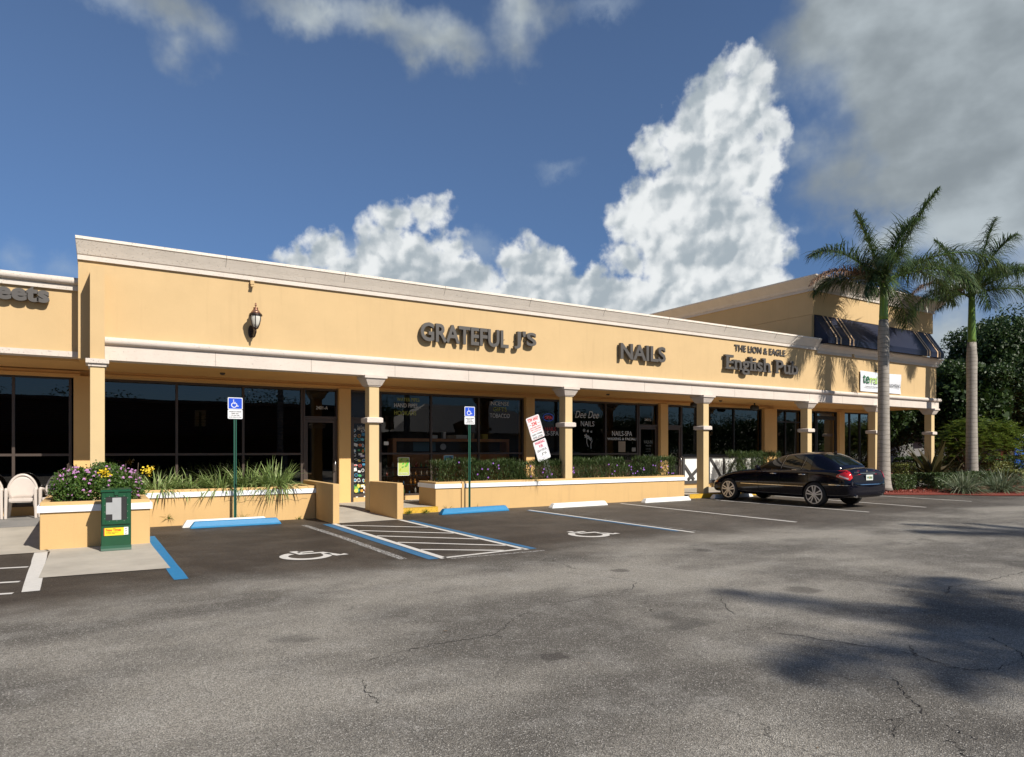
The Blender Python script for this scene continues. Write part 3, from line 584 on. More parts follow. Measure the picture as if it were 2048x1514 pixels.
def door(x0, x1, z1=2.42, z0=SZ, g=M_GLASS, y=SY, fm=M_BRONZE, transom=3.24, hx=None, side='r', fw=.05):
    f = MB()
    f.box(x0, x0+.045, y-.04, y+.08, z0, transom).box(x1-.045, x1, y-.04, y+.08, z0, transom).box(x0+.046, x1-.046, y-.04, y+.08, z1, z1+.07).box(x0+.046, x1-.046, y-.04, y+.08, transom-.05, transom)
    a, b_ = x0+.05, x1-.05
    f.box(a, a+.07, y-.02, y+.03, z0+.02, z1-.004).box(b_-.07, b_, y-.02, y+.03, z0+.02, z1-.004).box(a+.071, b_-.071, y-.02, y+.03, z1-.1, z1-.004).box(a+.071, b_-.071, y-.02, y+.03, z0+.02, z0+.22)
    d = part('door', f, fm)
    MB().add([(a+.07, y+.005, z0+.22), (b_-.07, y+.005, z0+.22), (b_-.07, y+.005, z1-.1), (a+.07, y+.005, z1-.1)], [(0, 1, 2, 3)]).build('pane', g, d)
    MB().add([(x0+.045, y+.02, z1+.07), (x1-.045, y+.02, z1+.07), (x1-.045, y+.02, transom-.05), (x0+.045, y+.02, transom-.05)], [(0, 1, 2, 3)]).build('pane', g, d)
    hx = (b_-.03 if side == 'r' else a+.03)
    MB().tube([(hx, y-.02, 1.0), (hx, y-.09, 1.02), (hx, y-.09, 1.28), (hx, y-.02, 1.30)], .012, 8).build('handle', mat('metal', (.5, .5, .5), .3, metal=1), d, smooth=True)
    return d
window(-4.6, -.46, .33, 3.24, (-3.0, -1.53), 1.475)
window(0, 4.72, .33, 3.24, (1.69, 3.22), 1.475)
d_a = door(4.73, 5.655, side='r')
d_b = door(6.0, 6.86, side='r', g=mat('door_panel_black', (.012, .012, .012), .25))
window(6.865, 11.70, .26, 3.24, (8.47, 10.07), 1.475, g=M_GLASSC)
window(12.04, 16.56, .26, 3.24, (13.6, 15.08), 1.44, g=M_GLASSC)
d_c = door(16.57, 17.51, side='l', g=M_GLASSC)
d_d = door(17.89, 18.70, side='r')
window(18.71, 23.24, 1.36, 3.24, (19.9, 21.6), None, fm=M_BLACK)
window(24.03, 25.84, .33, 3.27, (24.78,), 2.75, g=M_GLASS, fm=M_BLACK)
d_e = door(26.86, 28.34, z1=3.0, transom=3.27, g=M_MIRR, fm=M_BLACK); window(26.01, 26.85, .2, 3.27, (), None, g=M_GLASS, fm=M_BLACK)
window(28.73, 31.09, .2, 3.27, (29.35, 30.15), None, g=M_MIRR, fm=M_BLACK)
# tudor panels under the pub window
tud = MB().box(18.71, 23.24, SY-.06, SY+.05, .30, 1.355)
tw = part('tudor_panel', tud, mat('white_plaster', (.72, .72, .70), .8, var=.06, vscale=5, bump=.2, bscale=30))
tb = MB(); TY0, TY1 = SY-.1, SY-.062
def timber(x0, z0, x1, z1, w=.09, dy=0):
    d = Vector((x1-x0, z1-z0)).normalized(); n = Vector((-d.y, d.x))*w/2
    tb.prism_y([(x0-n.x, z0-n.y), (x1-n.x, z1-n.y), (x1+n.x, z1+n.y), (x0+n.x, z0+n.y)], TY0+dy, TY1)
tb.box(18.71, 23.24, TY0-.004, TY1, 1.27, 1.354).box(18.71, 23.24, TY0-.004, TY1, .30, .42)
for x in (18.76, 19.75, 20.1, 20.95, 21.75, 22.6, 23.19): tb.box(x-.05, x+.05, TY0-.002, TY1, .421, 1.269)
timber(18.8, 1.0, 19.3, .45, .11); timber(19.0, .46, 19.7, 1.0, .11, .002)
timber(20.2, 1.25, 20.85, .45); timber(21.65, 1.25, 21.05, .45, dy=.002); timber(21.8, 1.25, 22.5, .45); timber(23.1, 1.25, 22.7, .45)
tb.build('timber', mat('dark_timber', (.045, .042, .042), .7, var=.2, vscale=12), tw)
# interiors: floor, back wall, ceiling, blinds, partition walls (so that panes look into rooms)
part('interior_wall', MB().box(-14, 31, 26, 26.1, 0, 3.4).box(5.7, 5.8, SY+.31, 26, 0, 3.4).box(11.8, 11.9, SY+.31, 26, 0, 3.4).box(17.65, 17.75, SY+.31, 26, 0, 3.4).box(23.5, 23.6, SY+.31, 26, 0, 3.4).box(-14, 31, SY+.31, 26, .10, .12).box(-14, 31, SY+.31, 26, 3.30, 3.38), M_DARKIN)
def blinds(x0, x1, z0, z1, n):
    mb = MB(); dz = (z1-z0)/n
    for i in range(n):
        z = z0+i*dz; mb.add([(x0, SY+.10, z), (x1, SY+.10, z), (x1, SY+.125, z+dz*.78), (x0, SY+.125, z+dz*.78)], [(0, 1, 2, 3)])
    part('blind', mb, M_BLIND)
for a, b_ in ((-4.5, -3.04), (-2.96, -1.57), (-1.49, -.5), (.05, 1.65), (1.73, 3.18), (3.26, 4.68)): blinds(a, b_, 1.5, 3.2, 42)
part('partition', MB().box(24.1, 25.8, SY+.25, SY+.3, .2, 3.2), mat('taupe_partition', (.13, .12, .10), .8))
# ================================================================ PLANTERS, RAMP WALLS, STOPS
def ring(mb, poly, t, z0, z1, out=0.0):
    """hollow wall following a rectangle x0,x1,y0,y1"""
    x0, x1, y0, y1 = poly; x0 -= out; x1 += out; y0 -= out; y1 += out
    mb.box(x0, x1, y0, y0+t, z0, z1).box(x0, x1, y1-t, y1, z0, z1).box(x0, x0+t, y0+t, y1-t, z0, z1).box(x1-t, x1, y0+t, y1-t, z0, z1)
M_SOIL = mat('planter_soil', (.06, .04, .028), .95, var=.3, vscale=10, bump=.6, bscale=30, bdist=.03)
def planter(label, x0, x1, y0, y1, zt=.75, t=.12, cap_sides=True):
    r = thing('planter', label, 'planter', ((x0+x1)/2, y0, 0), 'masonry planters along the arcade')
    mb = MB(); ring(mb, (x0, x1, y0, y1), t, -.02, zt); mb.build('wall', M_WALL2, r, bevel=.008)
    mb = MB(); z0, z1 = zt-.16, zt-.055
    mb.box(x0-.035, x1+.035, y0-.035, y0-.002, z0, z1).box(x0-.035, x0-.002, y0-.001, y1, z0, z1).box(x1+.002, x1+.035, y0-.001, y1, z0, z1)
    mb.build('trim_band', M_CAPW, r)
    MB().box(x0+t+.002, x1-t-.002, y0+t+.002, y1-t-.002, .1, zt-.13).build('soil', M_SOIL, r)
    return r
planter('short peach planter with purple lantana beside the green newspaper box', -.75, .79, 13.05, 17.0, .755)
planter('low cracked peach planter holding striped grasses behind the first blue wheel stop', .83, 4.34, FY-.05, 17.0, .755)
pr_ = planter('long peach planter with trimmed hedge between the entrance walls and the pub', 7.40, 16.22, FY-.05, 16.85, .76)
MB().box(8.13, 8.2, FY-.088, FY-.052, 0, .755).build('conduit', M_WALL2, pr_)
# cracks in the low planter
mb = MB(); x = 2.4; z = .46
cpts = [(x+i*.11, z+math.sin(i*1.7)*.02+rnd.uniform(-.02, .02)) for i in range(17)]
for (a, b_), (c_, d_) in zip(cpts, cpts[1:]): mb.add([(a, FY-.0515, b_-.003), (c_, FY-.0515, d_-.003), (c_, FY-.0515, d_+.003), (a, FY-.0515, b_+.003)], [(0, 1, 2, 3)])
one('wall_crack', mb, M_CRACK, 'thin dark crack running across the low cracked planter front', 'crack', (3.2, FY, .4))
one('ramp_wall', MB().prism([(4.35, 14.45), (4.49, 14.45), (4.49, 16.9), (4.35, 16.9)], -.02, .85), M_WALL2, 'peach side wall of the entrance ramp, next to the low grass planter', 'wall', (4.42, 15.6, 0), 'side walls of the entrance ramp', bevel=.006)
one('ramp_wall', MB().prism([(5.855, 14.55), (5.99, 14.55), (5.86, FY-.03), (5.66, FY-.03)], -.02, .83).prism([(5.992, 14.62), (6.04, 14.62), (5.92, FY-.03), (5.862, FY-.03)], .13, .78), M_WALL2, 'peach side wall of the entrance ramp joined to the first arcade column', 'wall', (5.9, 15.2, 0), 'side walls of the entrance ramp', bevel=.006)
def wheel_stop(label, x0, x1, y0, m, h=.13, w=.17, group='wheel stops at the ends of the stalls', dy=0):
    b0 = [(x0, y0), (x1, y0+dy), (x1, y0+w+dy), (x0, y0+w)]; i = .035; e = .09
    t0 = [(x0+e, y0+i), (x1-e, y0+i+dy), (x1-e, y0+w-i+dy), (x0+e, y0+w-i)]
    mb = MB().add([(x, y, 0) for x, y in b0]+[(x0+.02, y0+.004, .04), (x1-.02, y0+.004+dy, .04), (x1-.02, y0+w-.004+dy, .04), (x0+.02, y0+w-.004, .04)]+[(x, y, h) for x, y in t0],
        [(3,2,1,0), (8,9,10,11)]+[(k+o, (k+1)%4+o, (k+1)%4+o+4, k+o+4) for o in (0, 4) for k in range(4)])
    return one('wheel_stop', mb, m, label, 'wheel stop', ((x0+x1)/2, y0, 0), group, bevel=.008)
M_STOPW = mat('white_stop_paint', (.74, .74, .72), .6, var=.08, vscale=7, bump=.3, bscale=40)
wheel_stop('blue wheel stop nearest the green newspaper box', 1.62, 3.40, 15.0, M_BLUE, .135, .19, dy=-.02)
wheel_stop('white wheel stop hidden behind the blue one at the low planter', 1.50, 3.2, 15.24, M_STOPW, .15, .17)
wheel_stop('blue wheel stop below the handicap sign at the long hedge planter', 7.18, 9.2, 14.98, M_BLUE, .14, .2, dy=.15)
wheel_stop('white wheel stop in the middle of the long hedge planter', 10.5, 12.5, 15.05, M_STOPW, .13, .2, dy=.08)
wheel_stop('white wheel stop at the pub end of the long planter', 13.9, 15.9, 15.12, M_STOPW, .13, .2, dy=.08)
wheel_stop('white wheel stop in front of the black sedan', 17.05, 18.95, 15.3, M_STOPW, .13, .2)
wheel_stop('white wheel stop on the far side of the black sedan', 20.6, 22.4, 15.3, M_STOPW, .13, .2)

# ================================================================ SIGNS ON THE BUILDING
gs = letter_sign('sign_lettering', 'long row of raised dark capitals on the fascia right of the wall lantern', "GRATEFUL", 6.95, 9.52, 4.325, 4.80, FY, 15.70, M_LETTER, .026)
letter_sign('', '', "J'S", 9.70, 10.42, 4.335, 4.81, FY, 15.70, M_LETTER, .026, root=gs)
letter_sign('sign_lettering', 'raised dark letters reading NAILS on the peach fascia', "NAILS", 13.46, 15.3, 4.325, 4.80, FY, 15.70, M_LETTER, .026)
letter_sign('sign_lettering', 'smallest raised dark capitals, directly above the serif pub lettering', "THE LION & EAGLE", 18.62, 21.32, 4.965, 5.185, FY, 15.812, M_LETTER, .02, off=.008)
letter_sign('sign_lettering', 'raised slab serif lettering of the pub in upper and lower case', "English Pub", 18.07, 21.89, 4.31, 4.79, FY, 15.70, M_LETTER, .02, serif=True)
letter_sign('sign_lettering', 'heavy rounded grey letters ending in eets on the left wing', "eets", -1.62, -.77, 4.465, 4.70, LW, 16.10, M_LETTER, .045, ref='x')
# banner
bn = thing('banner', 'white vinyl banner with green lettering hung below the awning', 'banner', (27.4, 15.8, 3.9))
n = 14; vs = []; 
for i in range(n+1):
    for j in range(5):
        u, v = i/n, j/4; vs.append((25.92+u*2.94, 15.80-.02*math.sin(u*9+v*3)*(.3+v)-.01*math.sin(v*7), 4.735-v*.82-.03*math.sin(u*math.pi)*(1-v)*.8))
MB().add(vs, [(i*5+j, i*5+j+1, (i+1)*5+j+1, (i+1)*5+j) for i in range(n) for j in range(4)]).build('cloth', mat('banner_vinyl', (.66, .68, .72), .5), bn, smooth=True)
M_GRN1 = mat('dark_green_print', (.02, .12, .05), .5); M_GRN2 = mat('lime_print', (.30, .50, .04), .5); M_PRT = mat('grey_print', (.05, .05, .05), .5)
text_box('lettering', 'te', 26.06, 26.50, 4.25, 4.58, 15.765, M_GRN1, bn, bold=.01); text_box('lettering', 'rralux', 26.53, 27.62, 4.25, 4.58, 15.765, M_GRN2, bn, bold=.01)
text_box('lettering', 'Licensed LED Distributor', 26.22, 27.15, 4.09, 4.145, 15.765, M_PRT, bn); text_box('lettering', 'LIGHTING', 27.92, 28.74, 4.16, 4.30, 15.765, M_PRT, bn)
MB().box(27.03, 27.09, 15.78, 15.84, 4.76, 4.83).build('hook', M_BRONZE, bn)
# security light brackets on fascia
for x, z, l in ((2.95, 5.28, 'small beige light fitting under the cornice above the wall lantern'), (25.42, 5.3, 'small beige light fitting under the cornice above the banner')):
    one('floodlight', MB().box(x-.04, x+.04, FY-.09, FY-.002, z-.04, z+.04).prism_x([(FY-.13, z-.1), (FY-.09, z-.1), (FY-.02, z-.045), (FY-.02, z-.04), (FY-.13, z-.06)], x-.035, x+.035), M_WALL, l, 'light', (x, FY, z-.1), 'light fittings under the cornice')
# wall lantern
lan = thing('wall_lantern', 'antique bronze carriage lantern on the peach fascia wall', 'lantern', (2.93, FY, 4.05))
M_COPPER = mat('copper_roof', (.30, .155, .10), .35, metal=.7); M_IRON = mat('dark_bronze', (.05, .032, .026), .4, metal=.6)
M_FROST = mat('frosted_glass', (.62, .60, .54), .25, coat=.6)
cx, cy = 2.985, FY-.27
MB().lathe([(.03, 4.225), (.055, 4.235), (.058, 4.255), (.05, 4.262)], (cx, cy, 0), 16).build('base_cup', M_IRON, lan, smooth=True)
MB().lathe([(.052, 4.26), (.085, 4.34), (.108, 4.43), (.112, 4.505), (.11, 4.515)], (cx, cy, 0), 16).build('lamp_glass', M_FROST, lan, smooth=True)
rb = MB()
for k in range(6):
    a = k*math.pi/3+.3; rb.tube([(cx+math.cos(a)*r_, cy+math.sin(a)*r_, z_) for r_, z_ in ((.055, 4.255), (.09, 4.34), (.114, 4.43), (.118, 4.515))], .008, 6)
rb.build('cage', M_IRON, lan)
MB().lathe([(.13, 4.512), (.14, 4.52), (.138, 4.535), (.128, 4.54), (.132, 4.555), (.12, 4.56)], (cx, cy, 0), 20).build('collar', M_IRON, lan, smooth=True)
MB().lathe([(.115, 4.56), (.09, 4.60), (.06, 4.64), (.045, 4.67), (.05, 4.675), (.055, 4.69), (.03, 4.70), (.012, 4.71), (.012, 4.725), (.022, 4.735), (.024, 4.75), (.014, 4.765), (.02, 4.775), (.018, 4.785), (.002, 4.80)], (cx, cy, 0), 16).build('cap', M_COPPER, lan, smooth=True)
MB().tube([(cx, cy, 4.23), (cx, cy, 4.16), (cx-.01, cy+.06, 4.08), (cx-.02, cy+.12, 4.06), (cx-.03, cy+.18, 4.10), (cx-.045, FY-.03, 4.18)], [.018, .02, .016, .012, .016, .02], 8).build('arm', M_IRON, lan, smooth=True)
MB().prism_y([(2.93+.055*math.cos(a), 4.2+.14*math.sin(a)) for a in np.linspace(0, 2*math.pi, 18)[:-1]], FY-.03, FY-.001).build('back_plate', M_IRON, lan)

# awning
aw = thing('awning', 'dark navy fabric awning with paired cream stripes across the upper storey', 'awning', (27.3, UY, 5.5))
AX0, AX1, AT, AB, AV = 23.2, 31.45, 6.70, 5.78, 5.55; YB = 15.38
M_NAVY = mat('navy_canvas', (.008, .012, .032), .5, var=.12, vscale=2, spec=.3); M_CREAM = mat('cream_canvas', (.62, .42, .25), .5)
def aw_pt(x, s): # s 0..1 slope, 1..2 valance
    return (x, UY-.01+(YB-UY)*s, AT+(AB-AT)*s) if s <= 1 else (x, YB-.005, AB+(AV-AB)*(s-1))
vs = []; fs = []; ns = 24
for i in range(ns+1):
    x = AX0+(AX1-AX0)*i/ns
    for j, s in enumerate((0, .33, .66, 1, 1.5, 2)):
        p = aw_pt(x, s); sag = .02*math.sin(math.pi*min(s, 1))*(math.sin(i*math.pi/3)**2) if 0 < s < 1 else 0
        vs.append((p[0], p[1], p[2]-sag))
fs = [(i*6+j, i*6+j+1, (i+1)*6+j+1, (i+1)*6+j) for i in range(ns) for j in range(5)]
mb = MB().add(vs, fs)
for x in (AX0, AX1): mb.add([aw_pt(x, 0), aw_pt(x, 1), aw_pt(x, 2), (x, UY-.01, AV)], [(0, 1, 2, 3)])
mb.build('canopy', M_NAVY, aw)
for x in (23.66, 23.92, 24.50, 24.74, 30.04, 30.24, 30.86, 31.06):
    w = .09; q = [aw_pt(x, 0), aw_pt(x, 1), aw_pt(x, 2)]; q = [(a, b_-.012, c_+.012) for a, b_, c_ in q]
    MB().add(q+[(a+w, b_, c_) for a, b_, c_ in q], [(0, 1, 4, 3), (1, 2, 5, 4)]).build('stripe', M_CREAM, aw)

# arcade ceiling lights, speakers, cameras
def dome(x, y, i, l):
    return one('ceiling_light', MB().lathe([(.03, -.05), (.05, -.04), (.06, -.01), (.06, 0)], (x, y, CEIL-.001), 14), M_BRONZE, l, 'ceiling light', (x, y, CEIL), 'ceiling lights in the arcade', smooth=True)
dome(2.55, 17.2, 0, 'small bronze ceiling light above the low grass planter'); dome(14.2, 17.2, 1, 'small bronze ceiling light in front of the nail salon')
dome(19.6, 17.3, 2, 'small bronze ceiling light in front of the pub window')
for x, l in ((18.6, 'black speaker under the arcade ceiling behind the third column'), (21.85, 'black speaker under the arcade ceiling above the pub window')):
    sp_ = thing('speaker', l, 'speaker', (x, 17.6, 3.1), 'speakers of the pub')
    MB().lathe([(.05, -.19), (.09, -.16), (.10, 0), (.09, .16), (.05, .19)], (x, 17.6, 3.22), 14, axis='x').build('case', M_BLACK, sp_, smooth=True)
    MB().box(x-.02, x+.02, 17.58, 17.62, 3.32, CEIL-.001).build('bracket', M_BLACK, sp_)

# ---- lettering and stickers on the glass
gy = SY-.034
def vin(x0, x1, z0, z1, txt, m=M_VINYLW, bold=0.0, shear=0, y=gy+.05, par=B, name='window_lettering'): return text_box(name, txt, x0, x1, z0, z1, y, m, par, .003, bold, shear)
vin(5.08, 5.40, 2.68, 2.77, '2401-A')
vin(7.32, 8.04, 2.81, 2.93, 'HAND PIPES'); vin(7.32, 8.0, 2.59, 2.71, 'HOOKAHS', M_VINYLY); vin(7.4, 8.1, 2.99, 3.09, 'WATER PIPES', M_VINYLY)
vin(10.48, 11.17, 2.97, 3.10, 'INCENSE'); vin(10.6, 11.09, 2.79, 2.92, 'GIFTS', M_VINYLY); vin(10.48, 11.2, 2.59, 2.72, 'TOBACCO')
vin(13.78, 14.80, 2.66, 2.90, 'Dee Dee', shear=.35); vin(14.02, 14.60, 2.38, 2.56, 'NAILS')
vin(15.39, 16.30, 2.07, 2.24, 'NAILS-SPA'); vin(15.17, 16.53, 1.92, 2.01, 'WAXING & FACIALS', bold=.02)
vin(16.90, 17.22, 2.63, 2.71, '2401C', bold=.01); vin(16.86, 17.30, 1.80, 1.93, 'WALK-INS'); vin(16.95, 17.22, 1.70, 1.76, 'WELCOME'); vin(16.84, 17.32, 1.33, 1.42, '205-2665', bold=.01)
for z in (1.62, 1.57, 1.50): vin(16.95, 17.2, z, z+.025, 'MON-SAT')
vin(12.2, 13.1, 2.05, 2.20, 'NAILS-SPA')
vin(12.55, 13.0, 2.20, 2.33, 'NAILS', mat('faded_red_vinyl', (.4, .02, .02), .5), bold=.02)
# flower and hand drawing on the salon glass
fl = MB(); 
for cx_, cz_, r_, a0 in ((14.16, 2.24, .07, .4), (14.32, 2.22, .06, 1.2), (14.47, 2.2, .05, 2.2), (14.24, 2.05, .09, .2), (14.35, 2.0, .08, 1.4), (14.44, 1.95, .07, 2.4)):
    for k in range(5):
        a = a0+k*1.257; fl.add([(cx_, gy+.045, cz_), (cx_+math.cos(a-.35)*r_*.6, gy+.045, cz_+math.sin(a-.35)*r_*.6), (cx_+math.cos(a)*r_, gy+.045, cz_+math.sin(a)*r_), (cx_+math.cos(a+.35)*r_*.6, gy+.045, cz_+math.sin(a+.35)*r_*.6)], [(0, 1, 2, 3)])
for pts in ([(14.26, 1.98), (14.27, 1.8), (14.33, 1.68)], [(14.5, 1.9), (14.44, 1.78), (14.45, 1.62)], [(14.36, 1.98), (14.42, 1.9), (14.5, 1.88)]):
    for (a, b_), (c_, d_) in zip(pts, pts[1:]): fl.add([(a, gy+.045, b_), (a+.018, gy+.045, b_), (c_+.018, gy+.045, d_), (c_, gy+.045, d_)], [(0, 1, 2, 3)])
fl.build('window_drawing', M_VINYLW, B)
# open sign (lit neon) inside the salon
ns_ = thing('neon_sign', 'red and blue neon OPEN sign inside the nail salon window', 'neon sign', (12.85, 18.62, 2.4))
MB().tube([(12.83+.21*math.cos(a), 18.62, 2.66+.12*math.sin(a)) for a in np.linspace(0, 2*math.pi, 30)], .012, 6).build('tube', M_NEONB, ns_)
text_box('lettering', 'OPEN', 12.69, 12.98, 2.60, 2.71, 18.62, M_NEON, ns_, .01)
# stickers covering the smoke shop door
cols = [(.7, .7, .68), (.7, .7, .68), (.75, .75, .75), (.5, .05, .04), (.04, .2, .35), (.05, .3, .1), (.6, .3, .04), (.25, .42, .05), (.02, .02, .03), (.3, .15, .4), (.1, .4, .5), (.65, .55, .1)]
sm = [mat('sticker_%d' % i, c_, .45) for i, c_ in enumerate(cols)]
r2 = random.Random(5)
def sticker(x, z, w, h, shape, mi, ang=0, ring_=None, y=SY-.0):
    y -= .004+r2.random()*.012
    ca, sa = math.cos(ang), math.sin(ang)
    if shape == 'r': p = [(-w, -h), (w, -h), (w, h), (-w, h)]
    else: p = [(w*math.cos(a), h*math.sin(a)) for a in np.linspace(0, 2*math.pi, 15)[:-1]]
    mb = MB().prism_y([(x+a*ca-b_*sa, z+a*sa+b_*ca) for a, b_ in p], y, y+.001)
    if ring_ is not None: mb.prism_y([(x+(a*ca-b_*sa)*.72, z+(a*sa+b_*ca)*.72) for a, b_ in p], y-.001, y, 1)
    mb.build('sticker', [sm[mi], sm[ring_ if ring_ is not None else mi]], d_b)
gx0, gx1 = 6.12, 6.74
for i in range(78):
    z = .44+(i//6)*.142+r2.uniform(-.03, .03); x = gx0+.05+(i % 6)*.105+r2.uniform(-.03, .03)
    w, h = r2.uniform(.03, .065), r2.uniform(.025, .06); mi = r2.choice(range(len(cols)))
    sticker(x, z, w, h, r2.choice('roo'), mi, r2.uniform(-.3, .3), r2.choice([None, 0, 8, 4, 3, 8]))
sticker(6.20, .50, .07, .10, 'r', 5, 0, 7); sticker(6.46, .52, .07, .06, 'o', 0); sticker(6.5, .40, .11, .025, 'r', 0, 0, 8)
text_box('sticker', 'Dark Canvas', 6.22, 6.42, 2.16, 2.26, SY-.02, M_VINYLW, d_b)
sticker(6.2, .265, .03, .02, 'r', 0, y=SY-.02); sticker(6.45, .265, .05, .03, 'r', 0, y=SY-.02)

# ---- things behind the glass of the smoke shop
ctr = thing('display_counter', 'orange wood display counter behind the smoke shop window', 'counter', (9.6, 19.2, .1))
MB().box(7.55, 11.6, 19.1, 19.55, 1.84, 1.93).box(7.55, 7.66, 19.1, 19.55, 1.50, 1.839).box(11.5, 11.6, 19.1, 19.55, 1.50, 1.839).box(7.55, 11.6, 19.1, 19.55, .15, 1.499).build('frame', M_WOOD, ctr)
MB().box(7.68, 11.48, 19.5, 19.54, 1.52, 1.83).build('back_panel', M_DARKIN, ctr)
one('poster', MB().box(8.35, 9.1, 19.44, 19.45, 1.54, 1.82), mat('blue_print', (.05, .16, .22), .6), 'faded blue print inside the orange display counter', 'poster', (8.7, 19.45, 1.54))
one('clock', MB().lathe([(.10, 0), (.10, .02), (.085, .025)], (9.35, 19.4, 1.68), 18, axis='y'), M_VINYLW, 'round white clock inside the orange display counter', 'clock', (9.35, 19.4, 1.58))
for i, (x, w, h, c_) in enumerate(((9.3, .05, .16, 0), (9.55, .16, .08, 1), (8.95, .11, .08, 0), (9.9, .2, .09, 0), (10.3, .06, .14, 1), (10.75, .1, .12, 2))):
    one('box', MB().box(x-w, x+w, 19.2, 19.34, 1.935, 1.935+h*1.3), (M_VINYLW, mat('tan_card', (.3, .22, .14), .7), mat('yellow_card', (.45, .35, .05), .6))[c_], ('narrow white box with a dark figure', 'wide tan carton', 'low white carton', 'long low white box', 'small tan carton near the middle mullion', 'yellow carton')[i]+' on top of the display counter', 'box', (x, 19.27, 1.935), 'cartons on the display counter', bevel=.004)
shf = thing('shelf_unit', 'black wire shelf of pipes and jars behind the lower shop window', 'shelf', (8.0, 18.8, .12))
for z in (.28, .55, .80, 1.05): MB().box(6.95, 9.0, 18.62, 18.9, z, z+.02).build('shelf_board', M_BLACK, shf)
wm = MB()
for x in np.arange(7.0, 9.0, .09): wm.box(x-.002, x+.002, 18.595, 18.60, .26, 1.1)
for z in np.arange(.30, 1.1, .09): wm.box(6.95, 9.0, 18.588, 18.594, z-.002, z+.002)
wm.build('wire_grid', mat('grey_wire', (.12, .12, .12), .4, metal=.5), shf)
gm = [mat('jar_%d' % i, c_, .15, coat=.5) for i, c_ in enumerate([(.6, .5, .38), (.55, .10, .05), (.10, .25, .45), (.7, .68, .62), (.25, .4, .12), (.65, .28, .05)])]
for i in range(44):
    z = (.30, .57, .82, 1.07)[i % 4]; x = 7.03+(i//4)*.18+r2.uniform(-.03, .03); h = r2.uniform(.07, .2); r_ = r2.uniform(.018, .04)
    o = one('jar', MB().lathe([(r_, 0), (r_*1.05, h*.5), (r_*.6, h*.7), (r_*.35, h*.8), (r_*.45, h)], (x, 18.72, z), 10), gm[r2.randrange(6)], ('small glass jar standing on the bottom board of the wire shelf', 'small glass jar standing on the second board of the wire shelf', 'small glass jar standing on the third board of the wire shelf', 'glass pipe standing on the top board of the wire shelf')[i % 4], 'jar', (x, 18.72, z), 'jars and pipes on shelf board %s' % ('one', 'two', 'three', 'four')[i % 4], smooth=True)
def poster(x0, x1, z0, z1, seed, label, base, y=SY-.003, frame=None):
    p = thing('poster', label, 'poster', ((x0+x1)/2, y, z0)); MB().box(x0, x1, y-.002, y, z0, z1).build('sheet', mat('sheet_%d' % seed, base, .5), p)
    g = random.Random(seed); mb = MB(); cc = [mat('pc%d%d' % (seed, k), tuple(g.uniform(.02, .6)*b_*2 for b_ in base), .5) for k in range(3)]
    for k in range(14):
        cx_, cz_ = g.uniform(x0+.05, x1-.05), g.uniform(z0+.12, z1-.06); a_, b2_ = g.uniform(.02, .05), g.uniform(.01, .04)
        mb.prism_y([(min(max(cx_+a_*math.cos(t_), x0+.02), x1-.02), cz_+b2_*math.sin(t_+.5)) for t_ in np.linspace(0, 2*math.pi, 9)[:-1]], y-.003-k*.0002, y-.002, k % 3)
    mb.build('picture', cc, p)
    f = MB().box(x0, x1, y-.008, y-.002, z1-.012, z1).box(x0, x1, y-.008, y-.002, z0, z0+.012).box(x0, x0+.012, y-.008, y-.002, z0, z1).box(x1-.012, x1, y-.008, y-.002, z0, z1)
    f.build('border', frame or M_WHITE, p); return p
p1 = poster(7.42, 7.78, .84, 1.37, 3, 'green and yellow poster in a white border on the lower shop window', (.42, .50, .12))
text_box('lettering', 'LIVE MUSIC', 7.47, 7.73, .88, .93, SY-.012, M_WHITE, p1)
poster(8.88, 9.2, 1.20, 1.42, 8, 'small square red and blue sticker on the lower shop window', (.12, .35, .45))
one('notice', MB().box(7.0, 7.14, SY-.006, SY-.003, 1.72, 1.82), M_VINYLW, 'small white notice stuck at the left of the shop window', 'notice', (7.07, SY, 1.72))
one('notice', MB().box(15.66, 15.98, SY-.004, SY-.001, 1.5, 1.88), mat('tan_paper', (.30, .24, .17), .7), 'tall tan notice standing below the salon window lettering', 'notice', (15.8, SY, 1.5))
one('notice', MB().box(16.28, 16.46, SY-.004, SY-.001, 1.52, 1.66), mat('grey_paper', (.25, .24, .22), .7), 'small grey notice at the right corner of the salon window', 'notice', (16.37, SY, 1.52))
part('partition', MB().box(12.1, 16.5, SY+.16, SY+.2, .2, 1.22), mat('tan_partition', (.24, .17, .11), .7, var=.1))
# pub window relief: white timber panels seen high behind the glass
ub = MB()
for x0, x1 in ((18.75, 18.98), (19.05, 19.6), (20.05, 20.25), (21.5, 21.62), (21.72, 22.4), (22.5, 22.85)): ub.prism_y([(x0, 2.96), (x1, 2.96), (x1-.05, 3.14), (x0+.05, 3.14)], SY+.14, SY+.16)
ub.build('window_panel', mat('dim_plaster', (.40, .36, .30), .8), B)
text_box('lettering', 'GLASS DESIGNS', 29.5, 29.7, 1.9, 2.3, SY-.01, M_VINYLW, B) if False else None
